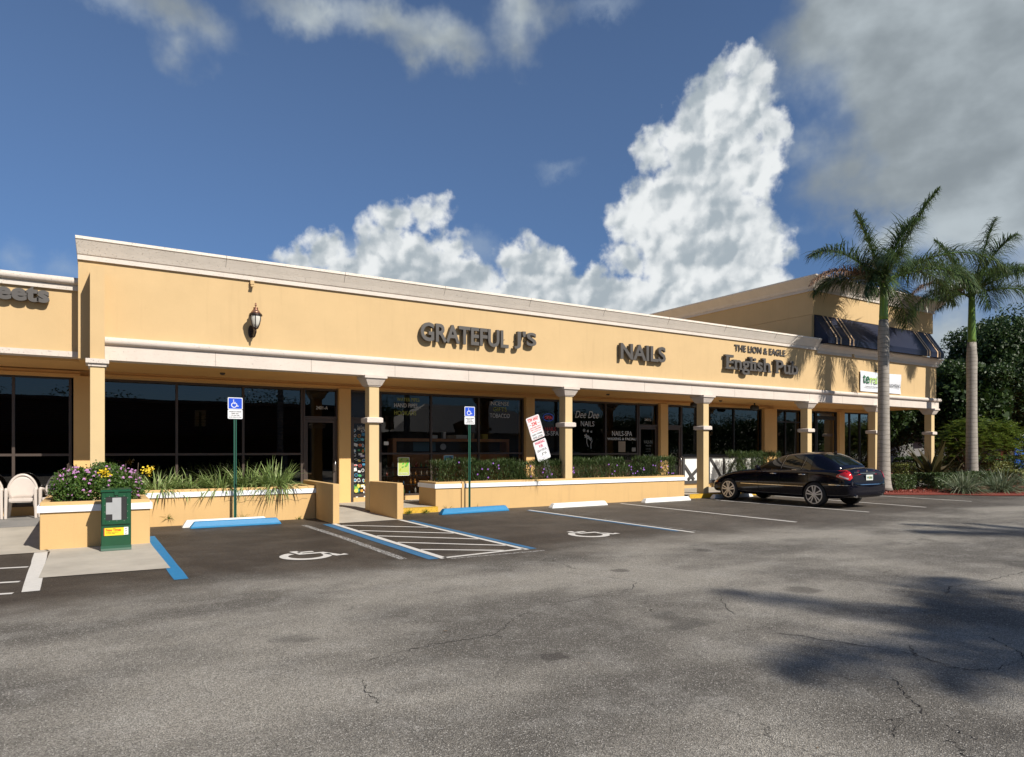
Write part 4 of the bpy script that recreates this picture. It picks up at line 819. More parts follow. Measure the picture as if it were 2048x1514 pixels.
# ================================================================ FREESTANDING SIGNS
M_POST = mat('green_post', (.015, .10, .065), .4, metal=.2, var=.1, vscale=20); M_SIGNW = mat('sign_white', (.72, .73, .75), .35, var=.04, vscale=12); M_SIGNB = mat('sign_blue', (.012, .07, .55), .35)
M_GALV = mat('galvanised', (.35, .36, .33), .4, metal=.7, var=.15, vscale=20)
def rrect(w, h, r, cx=0, cz=0, n=4):
    p = []
    for sx, sz, a0 in ((1, 1, 0), (-1, 1, 90), (-1, -1, 180), (1, -1, 270)):
        for k in range(n+1):
            a = R(a0+90*k/n); p.append((cx+sx*(w/2-r)+r*math.cos(a), cz+sz*(h/2-r)+r*math.sin(a)))
    return p
def u_post(mb, x, y, z0, z1, mi=0):
    for a, b_, c_, d_ in ((-.03, -.014, -.003, 0), (.014, .03, -.003, 0), (-.014, -.011, -.003, .022), (.011, .014, -.003, .022), (-.014, .014, .022, .025)):
        mb.box(x+a, x+b_, y+c_, y+d_, z0, z1, mi)
    return mb
def handicap_sign(label, x, z_top, sgn_w=.30):
    y = 15.62; r = thing('parking_sign', label, 'sign', (x, y, 0), 'handicap parking signs')
    mb = u_post(MB(), x, y, 0, z_top-.05); 
    mb.build('post', M_POST, r)
    hb = MB()
    for k in range(60): hb.box(x-.005, x+.005, y+.0215, y+.0222, .3+k*.035, .312+k*.035)
    hb.box(x-.004, x+.004, y+.019, y+.0215, .3, 2.3); hb.build('post_holes', M_BLACK, r)
    zb = z_top-.46; zm = z_top-.255
    MB().prism_y(rrect(sgn_w, .255, .02, x, z_top-.1275), y-.012, y-.010).prism_y(rrect(sgn_w, .20, .02, x, zb+.10), y-.0118, y-.0098).build('sign_plate', M_SIGNW, r)
    MB().prism_y(rrect(sgn_w-.03, .225, .012, x, z_top-.1285), y-.0128, y-.0125).build('blue_panel', M_SIGNB, r)
    sb = MB(); w = .17; ox = x-w/2-.01; oz = z_top-.215
    stroke_symbol(sb, lambda u, v: (ox+u*w, y-.0135, oz+v*w*.98), .10)
    sb.prism_y([(ox+.36*w+.012*math.cos(a), oz+.93*w+.012*math.sin(a)) for a in np.linspace(0, 2*math.pi, 11)[:-1]], y-.0140, y-.0137); sb.build('symbol', M_SIGNW, r)
    for k, t_ in enumerate(('PARKING BY DISABLED', 'PERMIT ONLY', 'TOW AWAY ZONE', '$ 250 FINE 316.1955')):
        ww = (.25, .15, .17, .25)[k]; text_box('lettering', t_, x-ww/2, x+ww/2, zb+.145-k*.04, zb+.168-k*.04, y-.0125, M_PRT, r, bold=.01)
handicap_sign('blue handicap parking sign on a green post at the low grass planter', 2.57, 2.715)
handicap_sign('blue handicap parking sign on a green post at the long hedge planter', 8.28, 2.705)
# leaning tow-away sign pair
ts = thing('tow_sign', 'leaning pair of white signs reading TOW AWAY ZONE and PARKING FOR', 'sign', (11.0, 16.15, .6))
tilt = math.radians(19.5); ca, sa = math.cos(tilt), math.sin(tilt); OX, OY, OZ = 10.985, 16.15, 1.33
TM = Matrix(((ca, 0, -sa, OX), (0, 1, 0, OY), (sa, 0, ca, OZ), (0, 0, 0, 1)))
def tplace(mb): mb.v = [tuple(TM @ Vector(p)) for p in mb.v]; return mb
tplace(u_post(u_post(MB(), -.05, 0, -.75, .3), .07, 0, -.7, .3)).build('post', M_GALV, ts)
def tpanel(z0, h, w=.455):
    tplace(MB().prism_y(rrect(w, h, .045, 0, z0+h/2), -.012, -.009)).build('sign_plate', M_SIGNW, ts)
tpanel(-.03, .595); tpanel(.610, .665, .46)
rd = mat('sign_red', (.55, .045, .04), .4); bk = M_PRT; pk = mat('sign_pink', (.50, .06, .12), .4)
def tb_(txt, x0, x1, z0, z1, m, bold=.02): text_box('lettering', txt, x0, x1, z0, z1, -.0125, m, ts, .001, bold, place=TM)
def tborder(z0, h, w, m, t=.005, ins=.015):
    mb = MB(); a, b_ = -w/2+ins, w/2-ins; c_, d_ = z0+ins, z0+h-ins
    mb.box(a+.02, b_-.02, -.0132, -.0128, d_-t, d_).box(a+.02, b_-.02, -.0132, -.0128, c_, c_+t).box(a, a+t, -.0132, -.0128, c_+.02, d_-.02).box(b_-t, b_, -.0132, -.0128, c_+.02, d_-.02)
    tplace(mb).build('border', m, ts)
tborder(.605, .665, .46, rd); tborder(-.02, .60, .455, bk, .003)
tb_('TOW AWAY', -.19, .19, 1.13, 1.24, rd, .05); tb_('ZONE', -.10, .09, 1.0, 1.11, rd, .05); tb_('24 HRS', -.19, -.11, 1.03, 1.06, rd); tb_('7 DAYS', .11, .19, 1.03, 1.06, rd)
tb_('UNAUTHORIZED VEHICLES', -.19, .19, .935, .975, rd); tb_('TOWED AT OWNERS EXPENSE', -.19, .19, .875, .915, rd); tb_('FLA. STATUTE 715.07', -.15, .17, .815, .855, rd)
tb_('QUICK TOWING', -.18, .18, .72, .775, bk, .03); tb_('870-2505', -.17, .17, .635, .695, bk, .02)
tb_('PARKING', -.17, .17, .455, .54, pk, .04); tb_('FOR', -.065, .08, .345, .43, pk, .04); tb_('GRATEFUL', -.17, .17, .235, .30, mat('sign_grey', (.16, .16, .17), .5), .03); tb_("J'S", -.05, .13, .11, .19, bk, .02)
cir = MB(); P_ = [(.03+.16*math.cos(a), .19+.155*math.sin(a)) for a in np.linspace(0, 2*math.pi, 30)]
for (a, b_), (c_, d_) in zip(P_, P_[1:]): cir.add([(a, -.013, b_), (c_, -.013, d_), (.03+(c_-.03)*.96, -.013, .19+(d_-.19)*.96), (.03+(a-.03)*.96, -.013, .19+(b_-.19)*.96)], [(0, 1, 2, 3)])
tplace(cir).build('emblem', mat('sign_violet', (.30, .16, .40), .5), ts)
# newspaper box
nb = thing('newspaper_box', 'dark green newspaper box with a yellow label before the short planter', 'newspaper box', (.28, 12.55, 0))
M_NG = mat('green_enamel', (.008, .065, .028), .3, var=.1, vscale=8, coat=.3); X0, X1, Y0, Y1 = .075, .485, 12.36, 12.78
MB().box(X0, X1, Y0+.03, Y1, .02, .955).build('body', M_NG, nb, bevel=.008)
MB().prism_x([(Y0-.005, .945), (Y0+.02, .962), (Y1+.005, .975), (Y1+.005, .958), (Y0-.005, .93)], X0-.006, X1+.006).build('hood', M_NG, nb)
MB().prism_x([(Y0, .045), (Y0+.028, .085), (Y0+.028, .012), (Y0-.01, .012)], X0-.004, X1+.004).build('toe_rail', M_NG, nb)
mb = MB(); a, b_, c_, d_ = X0+.012, X1-.012, .42, .915; wx0, wx1, wz0, wz1 = X0+.062, X1-.062, .485, .85
mb.box(a, wx0, Y0+.004, Y0+.0285, c_, d_).box(wx1, b_, Y0+.004, Y0+.0285, c_, d_).box(wx0, wx1, Y0+.004, Y0+.0285, c_, wz0).box(wx0, wx1, Y0+.004, Y0+.0285, wz1, d_)
dr = mb.build('door', M_NG, nb, bevel=.003)
MB().add([(wx0, Y0+.012, wz0), (wx1, Y0+.012, wz0), (wx1, Y0+.012, wz1), (wx0, Y0+.012, wz1)], [(0, 1, 2, 3)]).build('window', mat('scratched_plexi', (.03, .03, .032), .2, coat=.5), dr)
MB().prism_y([(wx0+.004, .58), (wx0+.09, .58), (wx0+.09, wz0+.004), (wx1-.075, wz0+.004), (wx1-.075, wz1-.012), (wx0+.09, wz1-.012), (wx0+.09, .765), (wx0+.004, .765)], Y0+.0105, Y0+.0115).build('paper', mat('faded_paper', (.33, .34, .35), .6, var=.08), dr)
bo = MB()
for k in range(4):
    for xx in (wx0-.012, wx1+.012): bo.lathe([(.005, -.004), (.006, 0)], (xx, Y0+.004, wz0+.03+k*.105), 8, axis='y')
for k in range(3):
    for zz in (wz0-.012, wz1+.012): bo.lathe([(.005, -.004), (.006, 0)], (wx0+.05+k*.1, Y0+.004, zz), 8, axis='y')
bo.build('bolts', M_GALV, dr); MB().box(.25, .31, Y0-.018, Y0+.003, .875, .945).build('handle', M_NG, dr, bevel=.005)
lb = MB().box(.115, .385, Y0+.024, Y0+.029, .245, .365).build('label_panel', mat('label_yellow', (.80, .58, .02), .45), nb)
MB().box(.3855, .445, Y0+.024, Y0+.029, .249, .369).build('label_strip', M_WHITE, lb); MB().box(.112, .122, Y0+.0235, Y0+.0239, .245, .365).build('label_edge', rd, lb)
text_box('lettering', 'New Times', .14, .345, .31, .355, Y0+.0235, mat('label_red', (.6, .06, .01), .5), lb, .001, .03); text_box('lettering', 'Available Here Every', .14, .31, .288, .300, Y0+.0235, M_PRT, lb); text_box('lettering', 'Thursday FREE', .14, .26, .270, .282, Y0+.0235, M_PRT, lb)
for k in range(3): text_box('lettering', 'NT', .40, .43, .258+k*.037, .28+k*.037, Y0+.0235, M_PRT, lb, .001, .03)

# ================================================================ CHAIRS
M_PLAST = mat('beige_plastic', (.56, .50, .45), .3, var=.04, vscale=8, coat=.25)
def chair(label):
    r = thing('patio_chair', label, 'chair', (0, 0, 0), 'beige plastic patio chairs')
    mb = MB(); n = 12      # barrel back shell
    pts = []
    for i in range(n+1):
        a = math.pi*i/n; row = []
        for j in range(7):
            v = j/6; xx = math.cos(a)*(.20+.045*v); top = .42+.36*math.sin(a)**.75 if 0 < i < n else .46
            row.append((xx*(1-.12*(1-v)), .20-.02*v+.06*math.sin(a)*v, .42+(.97*math.sin(a)**.55*.5+.0)*v))
        pts.append(row)
    vs = [p for row in pts for p in row]; mb.add(vs, [(i*7+j, (i+1)*7+j, (i+1)*7+j+1, i*7+j+1) for i in range(n) for j in range(6)])
    bk_ = mb.build('backrest', M_PLAST, r, smooth=True); m_ = bk_.modifiers.new('s', 'SOLIDIFY'); m_.thickness = .012
    rim = [(math.cos(a)*.262, .20+.02*math.sin(a)-.0, .50+.42*math.sin(a)*.98) for a in np.linspace(-.12, math.pi+.12, 18)]
    MB().tube(rim, .028, 8).build('back_rim', M_PLAST, r, smooth=True)
    MB().prism([(-.21, -.22), (.21, -.22), (.19, .20), (-.19, .20)], .40, .425).prism_y([(-.2, .36), (.2, .36), (.17, .34), (-.17, .34)][::-1], -.225, -.2).box(-.205, .205, -.235, -.215, .36, .425).build('seat', M_PLAST, r, bevel=.008)
    for s in (-1, 1):
        MB().tube([(s*.265, .20, .48), (s*.262, .05, .60), (s*.255, -.16, .62)], [.026, .028, .03], 8).build('armrest', M_PLAST, r, smooth=True)
        MB().prism_y([(s*.285, 0), (s*.235, 0), (s*.22, .62), (s*.28, .62)][::(1 if s < 0 else -1)], -.21, -.15).build('leg', M_PLAST, r, bevel=.01)
        MB().tube([(s*.20, .17, .42), (s*.245, .27, 0)], [.035, .028], 8).build('leg', M_PLAST, r)
    return r
ch = chair('beige plastic patio chair standing whole left of the lantana planter'); ch.location = (-1.335, 17.75, SZ)
c2 = copy_tree(ch); c2['label'] = 'beige plastic patio chair cut off by the left edge of the photo'; c2.location = (-1.93, 17.75, SZ); c2.rotation_euler.z = .05
c3 = copy_tree(ch); c3['label'] = 'beige plastic patio chair half hidden behind the lantana planter'; c3.location = (-.72, 17.85, SZ); c3.rotation_euler.z = -.25

# ================================================================ CAR
def build_car():
    r = thing('sedan', 'shiny black four door sedan parked nose-in before the pub', 'car', (0, 0, 0))
    M_P = mat('black_car_paint', (.003, .003, .008), .10, spec=.42); M_CG = mat('car_glass', (.008, .011, .010), .02, spec=.6); M_TR = mat('black_rubber', (.015, .015, .015), .75); M_CHR = mat('chrome', (.75, .75, .75), .12, metal=1); M_ALU = mat('alloy', (.62, .62, .62), .38, metal=.55)
    M_TL = mat('tail_lamp_red', (.55, .01, .012), .12, coat=1); M_TLW = mat('tail_lamp_white', (.7, .6, .6), .15, coat=1)
    # stations: y, floor z, widest half-width, shoulder half-width, shoulder z, centre top z
    st = [(-1.03, .40, .60, .57, .60, .62), (-1.00, .33, .74, .70, .68, .70), (-.95, .29, .83, .76, .85, .90), (-.89, .27, .865, .79, .95, 1.02), (-.76, .25, .89, .81, .965, 1.055), (-.45, .23, .905, .84, .965, 1.045), (0, .21, .91, .85, .955, 1.0), (.5, .20, .91, .855, .94, .98), (1.1, .20, .91, .86, .925, .96), (1.7, .20, .91, .86, .905, .95),
          (2.1, .20, .91, .85, .885, .965), (2.5, .21, .905, .83, .855, .945), (2.9, .22, .89, .80, .80, .90), (3.25, .22, .86, .74, .72, .83), (3.45, .22, .82, .68, .66, .76), (3.57, .24, .74, .60, .60, .66), (3.63, .30, .60, .50, .54, .57)]
    def ring_pts(s):
        y, b, w, ws, zs, zt = s; m = (b+zs)/2
        half = [(0, b), (.6*w, b), (.92*w, b+.015), (.985*w, b+.10), (w, m-.03), (w, m+.06), (ws+(w-ws)*.62, zs-.10), (ws+.015, zs-.015), (ws-.06, zs+.018), (ws*.55, zs+(zt-zs)*.75), (0, zt)]
        full = half+[(-x, z) for x, z in half[-2:0:-1]]
        return [(x, y, z) for x, z in full]
    mb = MB(); rings = [ring_pts(s) for s in st]; n = len(rings[0])
    mb.add([p for rg in rings for p in rg], [(i*n+k, (i+1)*n+k, (i+1)*n+(k+1) % n, i*n+(k+1) % n) for i in range(len(st)-1) for k in range(n)]+[tuple(range(n)), tuple(range((len(st)-1)*n+n-1, (len(st)-1)*n-1, -1))])
    body = mb.build('body', M_P, r); ms = body.modifiers.new('s', 'SUBSURF'); ms.levels = ms.render_levels = 2
    cutters = []
    for y in (0, 2.854):
        for s in (-1, 1):
            co = MB().lathe([(.355, 0), (.355, .5)], (s*.97 if s < 0 else .47, y, .325), 40, axis='x'); o = co.build('cut', M_TR); cutters.append(o)
            mo = body.modifiers.new('b', 'BOOLEAN'); mo.operation = 'DIFFERENCE'; mo.object = o; mo.solver = 'EXACT'
    # cabin
    cs = [(2.22, .62, .60, .93, .95), (1.95, .74, .66, 1.02, 1.05), (1.60, .78, .63, 1.18, 1.22), (1.25, .795, .60, 1.31, 1.36), (.9, .80, .585, 1.37, 1.425), (.5, .80, .58, 1.385, 1.445), (.18, .80, .58, 1.385, 1.445), (-.03, .79, .58, 1.355, 1.41), (-.22, .775, .585, 1.27, 1.325), (-.42, .75, .60, 1.15, 1.19), (-.63, .70, .60, 1.02, 1.05)]
    mb = MB(); rings = []
    for y, wb, wr, zr, zt in cs:
        half = [(0, .86), (wb*.97, .86), (wb, .95), (wb+(wr-wb)*.5, .95+(zr-.95)*.55), (wr+.015, zr-.03), (wr-.06, zr+.012), (wr*.5, zr+(zt-zr)*.85), (0, zt)]
        rings.append([(x, y, z) for x, z in half+[(-x, z) for x, z in half[-2:0:-1]]])
    n = len(rings[0])
    mb.add([p for rg in rings for p in rg], [(i*n+k, i*n+(k+1) % n, (i+1)*n+(k+1) % n, (i+1)*n+k) for i in range(len(cs)-1) for k in range(n)]+[tuple(range(n-1, -1, -1)), tuple(range((len(cs)-1)*n, len(cs)*n))])
    cab = mb.build('roof', M_P, r); ms = cab.modifiers.new('s', 'SUBSURF'); ms.levels = ms.render_levels = 2
    dg = bpy.context.evaluated_depsgraph_get(); dg.update(); out = []
    for o in (body, cab):
        me = bpy.data.meshes.new_from_object(o.evaluated_get(dg)); o.modifiers.clear(); o.data = me
        bm = bmesh.new(); bm.from_mesh(me); bmesh.ops.recalc_face_normals(bm, faces=bm.faces)
        for f in bm.faces: f.smooth = True
        for e in bm.edges: e.smooth = not (len(e.link_faces) == 2 and e.calc_face_angle(0) > .7)
        bm.to_mesh(me); out.append(BVHTree.FromBMesh(bm)); bm.free()
    body.data.materials.clear(); body.data.materials.append(M_P); cab.data.materials.clear(); cab.data.materials.append(M_P)
    for o in cutters: bpy.data.objects.remove(o)
    TB, TC = out
    def hit(org, d, trees=(TB, TC), off=.006):
        best = None
        for t_ in trees:
            h = t_.ray_cast(Vector(org), Vector(d))
            if h[0] is not None and (best is None or h[3] < best[3]): best = h
        if best is None: return None
        nn = best[1] if best[1].dot(Vector(d)) < 0 else -best[1]
        return best[0]+nn*off
    def patch(name, grid, d, m, trees=(TC,), off=.007, par=None):
        """grid of ray origins -> surface-hugging sheet"""
        vs = []; rows = len(grid); cn = len(grid[0])
        for row in grid:
            for p in row:
                h = hit(p, d, trees, off)
                if h is None:
                    q_ = Vector(p)+Vector(d)*(1.1-0.5*abs(d[0])); nn = trees[0].find_nearest(q_); h = nn[0]+(nn[1] if nn[1].dot(Vector(d)) < 0 else -nn[1])*off
                vs.append(h)
        return MB().add(vs, [(i*cn+j, (i+1)*cn+j, (i+1)*cn+j+1, i*cn+j+1) for i in range(rows-1) for j in range(cn-1)]).build(name, m, par or r, smooth=True)
    def roofz(y):
        for (y0, *_a), (y1, *_b) in zip(cs, cs[1:]):
            if y1 <= y <= y0:
                f = (y-y1)/(y0-y1); return _b[2]+(_a[2]-_b[2])*f
        return 1.0
    for s in (-1, 1):
        for nm, ya, yb, cut in (('side_window', 1.93, 1.12, 0), ('side_window', 1.05, .47, 0), ('quarter_window', .43, .17, 0)):
            g = []
            for i in range(15):
                y = ya+(yb-ya)*i/14; zt = roofz(y)-.045; zb = .965
                g.append([(s*1.3, y, zb+(max(zt, zb+.015)-zb)*j/6) for j in range(7)])
            patch(nm, g, (-s, 0, 0), M_CG, off=.006)
        # chrome sill strip, door gaps, side moulding, handle
        def strip_side(name, pts, w, m, off=.004, trees=(TB, TC), vertical=False):
            g = [[(s*1.4, y+(w/2 if vertical else 0), z-(0 if vertical else w/2)), (s*1.4, y-(w/2 if vertical else 0), z+(0 if vertical else w/2))] for y, z in pts]
            patch(name, g, (-s, 0, 0), m, trees, off)
        dk = mat('door_gap', (.001, .001, .001), .9)
        strip_side('window_trim', [(1.95-k*.09, .952) for k in range(21)], .014, M_CHR, .008)
        strip_side('door_gap', [(1.86-.01*k, .90-.045*k) for k in range(15)], .012, dk, .003, vertical=True)
        strip_side('door_gap', [(1.07, .94-.045*k) for k in range(16)], .012, dk, .003, vertical=True)
        strip_side('door_gap', [(.20+.0*k-.02*max(0, k-5), .94-.045*k) for k in range(12)], .012, dk, .003, vertical=True)
        strip_side('side_moulding', [(2.40-k*.09, .545) for k in range(24)], .038, M_P, .014)
        strip_side('side_moulding_trim', [(2.38-k*.09, .528) for k in range(24)], .010, M_CHR, .018)
        strip_side('bumper_trim', [(-.42-k*.045, .60+.0*k) for k in range(13)], .014, M_CHR, .008)
        strip_side('pillar_trim', [(1.09-.012*k, .975+.045*k) for k in range(9)], .018, mat('satin_trim', (.25, .24, .22), .3, metal=.6), .012, (TC,), vertical=True)
        strip_side('pillar_trim', [(.45-.012*k, .975+.040*k) for k in range(8)], .014, MATS['satin_trim'], .012, (TC,), vertical=True)
        strip_side('front_marker', [(3.30+k*.04, .54) for k in range(6)], .05, mat('amber', (.5, .12, .01), .2, coat=1), .006)
        for y0 in (1.27, .36):
            h = hit((s*1.4, y0, .84), (-s, 0, 0), (TB,), .0)
            if h: MB().tube([(h.x, y0-.10, .84), (h.x+s*.03, y0-.08, .842), (h.x+s*.03, y0+.08, .842), (h.x, y0+.10, .84)], .014, 8).build('door_handle', M_CHR, r, smooth=True)
        # mirror
        MB().lathe([(.02, -.07), (.065, -.05), (.075, 0), (.065, .05), (.02, .07)], (s*1.0, 1.72, 1.0), 12, axis='x').tube([(s*.84, 1.74, .95), (s*.95, 1.73, .97)], .022, 6).build('mirror', M_P, r, smooth=True)
        # tail lamp: wraps the corner
        g = []
        for i in range(9):
            a = i/8; y = -.62-.33*a; row = []
            for j in range(6):
                v = j/5; zt = .845+.125*a**.7; zb = .80-.075*a; row.append((s*1.4, y, zb+(zt-zb)*v))
            g.append(row)
        tl = patch('tail_light', g, (-s, 0, 0), M_TL, (TB,), .008)
        g2 = [[(s*1.4, -.70-.22*i/6, .82-.012*i+.03*j/2-.0) for j in range(3)] for i in range(7)]
        patch('lens_strip', g2, (-s, 0, 0), M_TLW, (TB,), .013, tl)
        g = [[(s*(.82-.10*i/5), -2, .725+.012*i+(.235-.05*i/5)*j/4) for j in range(5)] for i in range(6)]
        patch('tail_light', g, (0, 1, 0), M_TL, (TB,), .008)
        g = [[(s*(.62+.16*i/5), 5, .60+.14*j/4) for j in range(5)] for i in range(6)]
        patch('headlight', g, (0, -1, 0), mat('headlight_glass', (.5, .5, .5), .08, coat=1), (TB,), .008)
        g = [[(s*1.4, 3.36+.2*i/5, .60+.12*j/3) for j in range(4)] for i in range(6)]
        patch('headlight', g, (-s, 0, 0), MATS['headlight_glass'], (TB,), .008)
        for yy in (0, 2.854): pass
    # windscreens
    g = [[(-.60+1.20*j/10, 2.14-.80*i/8, 2.5) for j in range(11)] for i in range(9)]; patch('windscreen', g, (0, 0, -1), M_CG, (TC,), .006)
    g = [[(-.54+1.08*j/10, -.04-.50*i/8, 2.5) for j in range(11)] for i in range(9)]; patch('rear_window', g, (0, 0, -1), M_CG, (TC,), .006)
    g = [[(-.70+1.4*j/14, -2, .608+.014*i) for j in range(15)] for i in range(2)]; patch('bumper_trim', g, (0, 1, 0), M_CHR, (TB,), .008)
    g = [[(-.34+.68*j/8, -2, .885+.014*i) for j in range(9)] for i in range(2)]; patch('boot_trim', g, (0, 1, 0), M_CHR, (TB,), .012)
    g = [[(-.70+1.4*j/14, -2, .700+.01*i) for j in range(15)] for i in range(2)]; patch('boot_gap', g, (0, 1, 0), MATS['door_gap'], (TB,), .004)
    # plate and badges
    yb = hit((0, -2, .79), (0, 1, 0), (TB,), 0); y = yb.y-.02
    pl = MB().box(-.155, .155, y-.006, y, .72, .86).build('licence_plate', mat('plate_white', (.6, .65, .6), .4), r)
    pv = lambda x, z: (x, y-.008, z)
    text_box('plate_text', 'W42 8RN', -.12, .12, .755, .82, y-.008, mat('plate_green', (.03, .16, .05), .5), pl, .001, .02)
    MB().prism_y([(.02*math.cos(a), .79+.018*math.sin(a)) for a in np.linspace(0, 2*math.pi, 9)[:-1]], y-.0095, y-.0085).build('plate_emblem', mat('orange_print', (.6, .2, .02), .5), pl)
    h = hit((0, -2, .945), (0, 1, 0), (TB,), .006)
    MB().lathe([(.032, -.004), (.032, .004)], tuple(h), 16, axis='y').build('badge', M_CHR, r)
    h = hit((-.48, -2, .93), (0, 1, 0), (TB,), .012)
    text_box('model_badge', 'E 350', -.58, -.40, .915, .94, h.y-.006, M_CHR, r, .003, .02)
    MB().prism_x([(-.0, 1.41), (-.12, 1.36), (-.07, 1.47)], -.01, .01).build('antenna', M_P, r)
    MB().tube([(-.62, -.92, .33), (-.62, -1.03, .32)], .035, 10).build('exhaust', M_CHR, r)
    for s in (-1, 1):
        for y in (0, 2.854):
            w = wheel(s); w.parent = r; w.location = (s*.80, y, .325)
    return r
def wheel(s):
    M_TR = mat('black_rubber', (.015, .015, .015), .75); M_ALU = mat('alloy', (.62, .62, .62), .38, metal=.55)
    t = MB().lathe([(.235, -.10), (.29, -.105), (.318, -.09), (.325, -.05), (.325, .05), (.318, .09), (.29, .105), (.235, .10)], (0, 0, 0), 40, axis='x').build('wheel', M_TR, smooth=True)
    f = s*.085
    MB().lathe([(.225, s*.06), (.245, s*.075), (.245, f+s*.012), (.225, f+s*.016), (.218, f)][::1], (0, 0, 0), 36, axis='x').build('rim_back', mat('dark_hub', (.02, .02, .02), .5), t)
    rm = MB(); N = 40
    for k in range(N):   # outer lip
        a0, a1 = 2*math.pi*k/N, 2*math.pi*(k+1)/N
        q = []
        for a in (a0, a1):
            for rr, xx in ((.248, f+s*.010), (.240, f+s*.024), (.222, f+s*.022)): q.append((xx, rr*math.cos(a), rr*math.sin(a)))
        rm.add(q, [(0, 1, 4, 3), (1, 2, 5, 4)])
    for k in range(5):
        for da in (-.15, .15):
            a = 2*math.pi*k/5+.3; ux, uz = math.cos(a), math.sin(a); px_, pz_ = -uz, ux
            o = da*.9
            def P(rad, off, x): aa = a+off; return (x, rad*math.cos(aa), rad*math.sin(aa))
            r0, r1 = .05, .232; w0, w1 = .3, .085; c0, c1 = da*2.2, da*1.35
            x0, x1 = f-s*.012, f+s*.02
            vs = [P(r0, c0-w0, x1), P(r0, c0+w0, x1), P(r1, c1+w1, x1), P(r1, c1-w1, x1), P(r0, c0-w0, x0), P(r0, c0+w0, x0), P(r1, c1+w1, x0), P(r1, c1-w1, x0)]
            rm.add(vs, [(0, 1, 2, 3), (4, 7, 6, 5), (0, 4, 5, 1), (1, 5, 6, 2), (2, 6, 7, 3), (3, 7, 4, 0)])
    rm.lathe([(.062, s*.04), (.062, f+s*.01), (.05, f+s*.024), (.03, f+s*.028)], (0, 0, 0), 20, axis='x')
    rm.build('rim', M_ALU, t)
    return t
car = build_car(); K = 1.058; car.scale = (K*.94, K, K); car.location = (17.0+.905*K*.94, 11.70, 0); car.rotation_euler = (0, 0, R(-.5))

# ================================================================ VEGETATION
nrng = np.random.default_rng(11)
def quads_mesh(name, V, m, parent=None, label=None, smooth=False):
    """V: (n, k, 3) array of k-corner faces"""
    n, k, _ = V.shape; L = root_loc(parent); V = V-np.array(L)
    me = bpy.data.meshes.new(name); me.vertices.add(n*k); me.loops.add(n*k); me.polygons.add(n)
    me.vertices.foreach_set('co', V.astype(np.float32).ravel()); me.loops.foreach_set('vertex_index', np.arange(n*k, dtype=np.int32))
    me.polygons.foreach_set('loop_start', np.arange(0, n*k, k, dtype=np.int32)); me.update(calc_edges=True)
    return link_mesh(name, me, m, parent, smooth, label)
def norm(a): return a/np.maximum(np.linalg.norm(a, axis=-1, keepdims=True), 1e-9)
def leaves(C, size, aspect=.45, up=.3, jit=1.0):
    """diamond leaves at centres C with random directions; returns (n,4,3)"""
    n = len(C); d = norm(nrng.normal(size=(n, 3))+np.array([0, 0, up])); s = norm(np.cross(d, nrng.normal(size=(n, 3))))
    L = size*nrng.uniform(.6, 1.3, (n, 1)); w = L*aspect
    return np.stack([C-d*L*.5, C+s*w*.5, C+d*L*.5, C-s*w*.5], 1)
def strips(P0, D, L, w, bend, seg=4, side=None, taper=True):
    """bent blades: P0,D (n,3), L,w (n,), bend = downward pull; returns quads (n*seg,4,3)"""
    n = len(P0); D = norm(D); S_ = norm(np.cross(D, np.array([0, 0, 1.])+nrng.normal(size=(n, 3))*.15)) if side is None else side
    pts = []; p = P0.copy(); d = D.copy(); step = (L/seg)[:, None]
    for k in range(seg+1):
        f = k/seg; ww = (w*(1-f**1.8 if taper else 1)*(.6+.8*f if f < .5 else 1))[:, None]*.5+.0005; pts.append((p-S_*ww, p+S_*ww))
        p = p+d*step; d = norm(d+np.array([0, 0, -1.])*bend[:, None]/seg)
    q = [np.stack([pts[k][0], pts[k][1], pts[k+1][1], pts[k+1][0]], 1) for k in range(seg)]
    return np.concatenate(q, 0)
def blades_mesh(name, P0, D, L, w, bend, seg, m, parent=None, side=None):
    """like strips, but one connected island per blade (so colour varies per blade)"""
    q = strips(P0, D, L, w, bend, seg, side); n = len(P0)
    q = q.reshape(seg, n, 4, 3); V = np.empty((n, 2*(seg+1), 3)); V[:, 0] = q[0, :, 0]; V[:, 1] = q[0, :, 1]
    for k in range(seg): V[:, 2*k+2] = q[k, :, 3]; V[:, 2*k+3] = q[k, :, 2]
    L_ = root_loc(parent); V = V-np.array(L_); nv = 2*(seg+1)
    me = bpy.data.meshes.new(name); me.vertices.add(n*nv); me.vertices.foreach_set('co', V.astype(np.float32).ravel())
    base = np.arange(n)[:, None]*nv; F = np.stack([base+np.array([2*k, 2*k+1, 2*k+3, 2*k+2]) for k in range(seg)], 1).reshape(-1)
    me.loops.add(n*seg*4); me.polygons.add(n*seg); me.loops.foreach_set('vertex_index', F.astype(np.int32)); me.polygons.foreach_set('loop_start', np.arange(0, n*seg*4, 4, dtype=np.int32)); me.update(calc_edges=True)
    return link_mesh(name, me, m, parent, True)
L_DARK = leafmat('dark_leaf', (.014, .034, .008), (.042, .080, .016), c3=(.08, .12, .03)); L_OLIVE = leafmat('olive_leaf', (.06, .11, .014), (.17, .22, .03), c3=(.30, .30, .06))
L_HEDGE = leafmat('hedge_leaf', (.030, .058, .015), (.085, .13, .040), c3=(.20, .24, .11)); L_LANT = leafmat('lantana_leaf', (.035, .085, .012), (.085, .15, .025), c3=(.16, .22, .05))
L_YEL = leafmat('variegated_leaf', (.05, .09, .015), (.20, .21, .05), c3=(.42, .40, .16)); L_PALM = leafmat('palm_leaf', (.040, .070, .022), (.095, .145, .048), rough=.30, transl=.25, c3=(.22, .24, .11))
